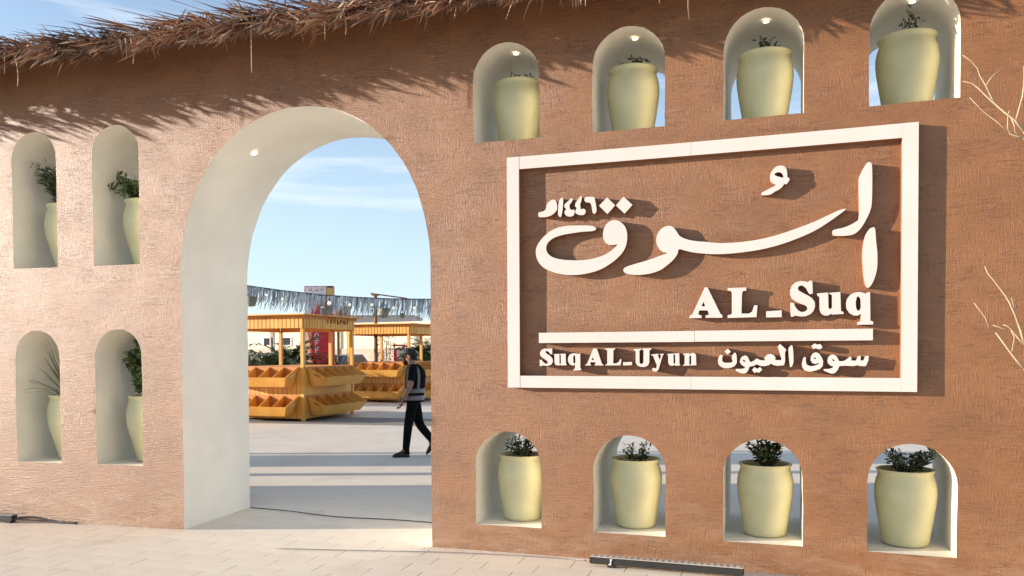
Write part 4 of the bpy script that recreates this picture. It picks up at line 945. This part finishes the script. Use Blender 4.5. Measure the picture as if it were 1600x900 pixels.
# ------------------------------------------------------------------ a dark parked car beyond
def car(px, Z, label, ang):
    root = empty('parked_car', G(PX(px, Z), Z), YAW+ang); tag(root, label, 'car')
    prof_ = [(-2.1, .35), (-2.15, .75), (-1.5, .88), (-.9, 1.38), (.7, 1.42), (1.5, .95), (2.1, .88), (2.15, .4)]
    mb = MB(); n = len(prof_)
    ring = lambda y, k: [Vector((x, y, z if z < .9 else .9+(z-.9)*k)) for x, z in prof_]
    mb.rings([[Vector((x*.98, -.85, z)) for x, z in prof_], [Vector((x, -.78, z+.01)) for x, z in prof_], [Vector((x, .78, z+.01)) for x, z in prof_], [Vector((x*.98, .85, z)) for x, z in prof_]])
    me_ = mesh('body', mb.v, mb.f); link('body', me_, M['car'], root)
    for y in (-.856, .856):
        w_ = MB(); w_.add([(-1.25, y, .95), (.9, y, .98), (.6, y, 1.33), (-.8, y, 1.30)], [(0, 1, 2, 3)] if y < 0 else [(3, 2, 1, 0)]); w_.build('side_window', M['glassd'], root)
    w_ = MB(); w_.add([(-1.46, -.7, .93), (-1.46, .7, .93), (-.95, .62, 1.36), (-.95, -.62, 1.36)], [(0, 3, 2, 1)]); w_.build('windscreen', M['glassd'], root)
    for x in (-1.35, 1.35):
        for y in (-.80, .80):
            t_ = MB(); t_.tube([(x, y-.09, .31), (x, y+.09, .31)], .31, 18); to = t_.build('tyre', M['tyre'], root)
            t_ = MB(); t_.tube([(x, y-.095, .31), (x, y+.095, .31)], .18, 12); t_.build('rim', M['grate'], to)
    for y in (-.6, .6):
        h_ = MB(); h_.box((-2.15, y, .68), (.04, .28, .14)); h_.build('headlight', M['pale'], root)
car(532, 38, 'dark grey car parked beyond the stalls right of the red advertising board', R(75))

# ------------------------------------------------------------------ unseen blocks added left of the frame to throw the shadow bands over the plaza
def blocker(X, z0, z1, h, name, label, cat):
    mb = MB(); c = G(X, (z0+z1)/2, h/2); mb.box((0, 0, h/2), (.9, z1-z0, h), YAW); me_ = mesh(name, mb.v, mb.f); bevel_mesh(me_, .03, 2)
    uvl = me_.uv_layers.new(name='wall_uv')
    for lp_ in me_.loops: v_ = me_.vertices[lp_.vertex_index].co; uvl.data[lp_.index].uv = (v_.y+v_.x, v_.z)
    o = link(name, me_, M['stucco'], None, G(X, (z0+z1)/2)); tag(o, label, cat)
blocker(-11.0, 10.82, 12.01, 3.0, 'shade_block', 'broad unseen pier standing left of the frame behind the wall', 'blocker')
blocker(-11.4, 10.02, 10.24, 3.0, 'shade_post', 'slim added shadow post between the wall end and the broad pier', 'post')
blocker(-11.8, 12.13, 12.30, 3.0, 'shade_post', 'slim added shadow post just beyond the broad pier', 'post')

# ------------------------------------------------------------------ the walking man
man = empty('person', G(PX(643, 11.85), 11.85), YAW); tag(man, 'man in dark cap and black reflective vest walking left with head bowed', 'person')
def skin_mesh(name, verts, edges, radii, mats, parent, sub=2, root_i=0):
    me_ = bpy.data.meshes.new(name); me_.from_pydata(verts, edges, []); o = bpy.data.objects.new(name, me_); COL.objects.link(o)
    md = o.modifiers.new('s', 'SKIN'); md.use_smooth_shade = True; md.branch_smoothing = .6
    for i, r in enumerate(radii):
        sv_ = me_.skin_vertices[0].data[i]; sv_.radius = (r, r) if not isinstance(r, tuple) else r; sv_.use_root = (i == root_i)
    s = o.modifiers.new('d', 'SUBSURF'); s.levels = sub; s.render_levels = sub
    dg = bpy.context.evaluated_depsgraph_get(); ev = o.evaluated_get(dg); nm = bpy.data.meshes.new_from_object(ev)
    bpy.data.objects.remove(o); bpy.data.meshes.remove(me_); nm.name = name
    for p in nm.polygons: p.use_smooth = True
    nm.materials.clear()
    return link(name, nm, mats, parent)
# x: to the right (he faces -x), y: away from the viewer, z: up
J = dict(pel=(.02, 0, .90), wst=(.045, 0, 1.02), chs=(.055, 0, 1.22), nkb=(.03, 0, 1.36), nk=(0, 0, 1.42), hd=(-.035, 0, 1.50), hdt=(-.03, 0, 1.575),
         shN=(.045, -.17, 1.33), shF=(.04, .17, 1.33), elN=(.01, -.23, 1.06), wrN=(-.11, -.20, .86), elF=(-.02, .22, 1.06), wrF=(-.16, .15, .88),
         hiN=(.03, -.09, .84), hiF=(.03, .09, .84), knN=(-.045, -.095, .47), anN=(-.075, -.10, .11), knF=(.10, .095, .47), anF=(.30, .095, .20), toN=(-.20, -.11, .045), toF=(.235, .10, .07), heN=(-.05, -.10, .05), heF=(.325, .095, .14))
nm_ = list(J); idx = {k: i for i, k in enumerate(nm_)}
ed = [('pel', 'wst'), ('wst', 'chs'), ('chs', 'nkb'), ('nkb', 'nk'), ('nk', 'hd'), ('hd', 'hdt'), ('nkb', 'shN'), ('nkb', 'shF'), ('shN', 'elN'), ('elN', 'wrN'), ('shF', 'elF'), ('elF', 'wrF'), ('pel', 'hiN'), ('pel', 'hiF'), ('hiN', 'knN'), ('knN', 'anN'), ('hiF', 'knF'), ('knF', 'anF'), ('anN', 'toN'), ('anF', 'toF'), ('anN', 'heN'), ('anF', 'heF')]
ra = dict(pel=.12, wst=.11, chs=.125, nkb=.07, nk=.055, hd=.085, hdt=.072, shN=.055, shF=.055, elN=.041, wrN=.026, elF=.041, wrF=.026, hiN=.082, hiF=.082, knN=.055, anN=.036, knF=.055, anF=.036, toN=.022, toF=.022, heN=.024, heF=.024)
skin_mesh('body', [J[k] for k in nm_], [(idx[a], idx[b]) for a, b in ed], [ra[k] for k in nm_], M['skin'], man)
# hands: palm, four unequal curled fingers and a thumb
def hand(w, d, side, name='hand'):
    w = Vector(w); d = Vector(d).normalized(); y = Vector((0, 1, 0)); y = (y-d*y.dot(d)).normalized(); nrm = d.cross(y)   # y spreads the knuckles
    vs = [w, w+d*.045, w+d*.085]; es = [(0, 1), (1, 2)]; rs = [.024, (.017, .034), (.014, .036)]
    for k, (off, L) in enumerate(((-.028, .062), (-.010, .072), (.009, .067), (.027, .052))):
        b = len(vs); p = w+d*.088+y*off; c1 = p+d*L*.45+nrm*side*.012; c2 = c1+d*L*.25+nrm*side*.025; c3 = c2+nrm*side*.018-d*.004
        vs += [p, c1, c2, c3]; es += [(2, b), (b, b+1), (b+1, b+2), (b+2, b+3)]; rs += [.0100, .0092, .0085, .0075]
    b = len(vs); p = w+d*.035-y*.030; vs += [p, p+d*.028-y*.018+nrm*side*.012, p+d*.052-y*.016+nrm*side*.024]; es += [(1, b), (b, b+1), (b+1, b+2)]; rs += [.013, .0105, .009]
    return skin_mesh(name, vs, es, rs, M['skin'], man, 1)
hand(J['wrN'], (-.25, .05, -.85), -1); hand(J['wrF'], (-.5, -.1, -.6), -1)
# trousers
tk = ['pel', 'hiN', 'hiF', 'knN', 'anN', 'knF', 'anF', 'wst']
tv = {k: J[k] for k in tk}; tv['anN'] = (-.085, -.10, .085); tv['anF'] = (.335, .095, .185); tv['pel'] = (.025, 0, .91); tv['wst'] = (.04, 0, 1.0)
rt = dict(pel=.138, wst=.128, hiN=.10, hiF=.10, knN=.073, anN=.056, knF=.073, anF=.056); ti = {k: i for i, k in enumerate(tk)}
skin_mesh('trousers', [tv[k] for k in tk], [(ti[a], ti[b]) for a, b in (('pel', 'wst'), ('pel', 'hiN'), ('pel', 'hiF'), ('hiN', 'knN'), ('knN', 'anN'), ('hiF', 'knF'), ('knF', 'anF'))], [rt[k] for k in tk], M['cloth'], man)
# shirt sleeves and shirt
sk = ['wst', 'chs', 'nkb', 'shN', 'shF', 'mN', 'mF']; sp_ = dict(wst=(.045, 0, .98), chs=J['chs'], nkb=(.035, 0, 1.34), shN=(.045, -.165, 1.325), shF=(.04, .165, 1.325), mN=(.02, -.215, 1.12), mF=(.0, .21, 1.12))
rs_ = dict(wst=.137, chs=.142, nkb=.085, shN=.074, shF=.074, mN=.062, mF=.062); si = {k: i for i, k in enumerate(sk)}
skin_mesh('shirt', [sp_[k] for k in sk], [(si[a], si[b]) for a, b in (('wst', 'chs'), ('chs', 'nkb'), ('nkb', 'shN'), ('nkb', 'shF'), ('shN', 'mN'), ('shF', 'mF'))], [rs_[k] for k in sk], M['shirt'], man)
def ring_(z, cx, rx, ry, n=28): return [Vector((cx+rx*math.cos(2*math.pi*k/n), ry*math.sin(2*math.pi*k/n), z)) for k in range(n)]
lev = [(.83, .035, .150, .195), (.93, .04, .148, .19), (1.03, .048, .148, .185), (1.13, .055, .152, .19), (1.22, .060, .155, .195), (1.30, .055, .145, .185), (1.36, .04, .105, .14), (1.395, .03, .07, .085)]
vb = MB(); vb.rings([ring_(*l) for l in lev], cap=False); vest = vb.build('vest', M['cloth'], man, True)
def lv(z):
    for a, b in zip(lev, lev[1:]):
        if a[0] <= z <= b[0]: t = (z-a[0])/(b[0]-a[0]); return [a[i]+(b[i]-a[i])*t for i in range(4)]
def band(z0, z1):
    b_ = MB(); a, b = lv(z0), lv(z1); e = .005
    b_.rings([ring_(z0, a[1], a[2], a[3]), ring_(z0, a[1], a[2]+e, a[3]+e), ring_(z1, b[1], b[2]+e, b[3]+e), ring_(z1, b[1], b[2], b[3])], cap=False); b_.build('reflective_band', M['refl'], vest, True)
band(.855, .925); band(.965, 1.03)
for sgn in (-1, 1):
    b_ = MB(); pts = []
    for z in (1.03, 1.1, 1.18, 1.26, 1.31, 1.345):
        l = lv(z); an = R(-62) if sgn < 0 else R(62); x = l[1]+(l[2]+.004)*math.cos(an); y = (l[3]+.004)*math.sin(an); pts.append((x, y, z))
    for z in (1.36, 1.31, 1.22, 1.1, 1.03):
        l = lv(min(z, 1.39)); an = R(-128) if sgn < 0 else R(128); pts.append((l[1]+(l[2]+.004)*math.cos(an), (l[3]+.004)*math.sin(an), z))
    rgs = []
    for i, p in enumerate(pts):
        p = Vector(p); out = Vector((p.x-.05, p.y, 0)).normalized(); t_ = Vector(pts[min(i+1, len(pts)-1)])-Vector(pts[max(i-1, 0)]); s_ = t_.cross(out).normalized()*.02
        rgs.append([p-s_, p+s_, p+s_+out*.006, p-s_+out*.006])
    b_.rings(rgs); b_.build('reflective_band', M['refl'], vest)
for ky, kx in (('anN', 'heN'), ('anF', 'heF')):
    sm_ = MB(); a_n = Vector(J[ky]); h_n = Vector(J[kx]); sm_.tube([a_n+Vector((0, 0, .05)), a_n, h_n.lerp(a_n, .3), (h_n+Vector(J['toN' if ky == 'anN' else 'toF']))/2], [.046, .046, .046, .036], 10); sm_.build('sock', M['cloth'], man, True)
# head: hair, beard, cap, ears, nose, eyes
hc = Vector((-.045, 0, 1.525))
def blob(name, c, r, m, par=man, n=12, rot=0, zmin=-1):
    b_ = MB(); rg_ = []
    for i in range(n+1):
        ph = math.pi*i/n; z = -math.cos(ph); z = max(z, zmin); rr = max(.001, math.sin(ph))
        rg_.append([Matrix.Rotation(rot, 3, 'Y')@Vector((r[0]*rr*math.cos(a*math.pi/8), r[1]*rr*math.sin(a*math.pi/8), r[2]*z))+Vector(c) for a in range(16)])
    b_.rings(rg_); return b_.build(name, m, par, True)
blob('beard', (-.085, 0, 1.435), (.052, .052, .058), M['beard'], rot=-.3); blob('hair', (.0, 0, 1.53), (.088, .080, .095), M['beard'])
blob('cap', (-.035, 0, 1.565), (.108, .086, .078), M['cap'], zmin=-.25, rot=.12)
b_ = MB(); bs = [ ]
for t in range(9):
    a = R(-60+15*t); bs.append(Vector((-.115-.105*math.cos(a), .075*math.sin(a)*1.05, 1.532-.03*math.cos(a))))
inn = [Vector((-.105, p.y*.9, 1.553)) for p in bs]
b_.rings([inn, bs, [p-Vector((0, 0, .007)) for p in bs], [p-Vector((0, 0, .007)) for p in inn]], cap=False); b_.build('cap_brim', M['cap'], man)
blob('nose', (-.130, 0, 1.487), (.016, .012, .022), M['skin']); blob('ear', (-.02, -.083, 1.50), (.018, .010, .028), M['skin']); blob('ear', (-.02, .083, 1.50), (.018, .010, .028), M['skin'])
for y in (-.03, .03): blob('eye', (-.108, y, 1.508), (.007, .010, .006), M['beard'])
def shoe(heel, toe, name='shoe'):
    heel, toe = Vector(heel), Vector(toe); d = (toe-heel); L = d.length; d.normalize(); y = Vector((0, 1, 0)); up = y.cross(d)*-1
    if up.z < 0: up = -up
    b_ = MB(); rg_ = []
    for t, w, h in ((-.02, .030, .06), (.05, .042, .105), (.3, .044, .105), (.5, .047, .085), (.75, .052, .062), (.95, .040, .042), (1.03, .014, .02)):
        c = heel+d*(L*t); rg_.append([c+y*(w*math.cos(a*math.pi/6))+up*(h*max(0, math.sin(a*math.pi/6))) for a in range(12)])
    b_.rings(rg_); b_.build(name, M['shoe'], man, True)
shoe((-.035, -.10, .003), (-.275, -.115, .003)); shoe((.37, .095, .14), (.215, .105, .008))
bpy.context.view_layer.update()
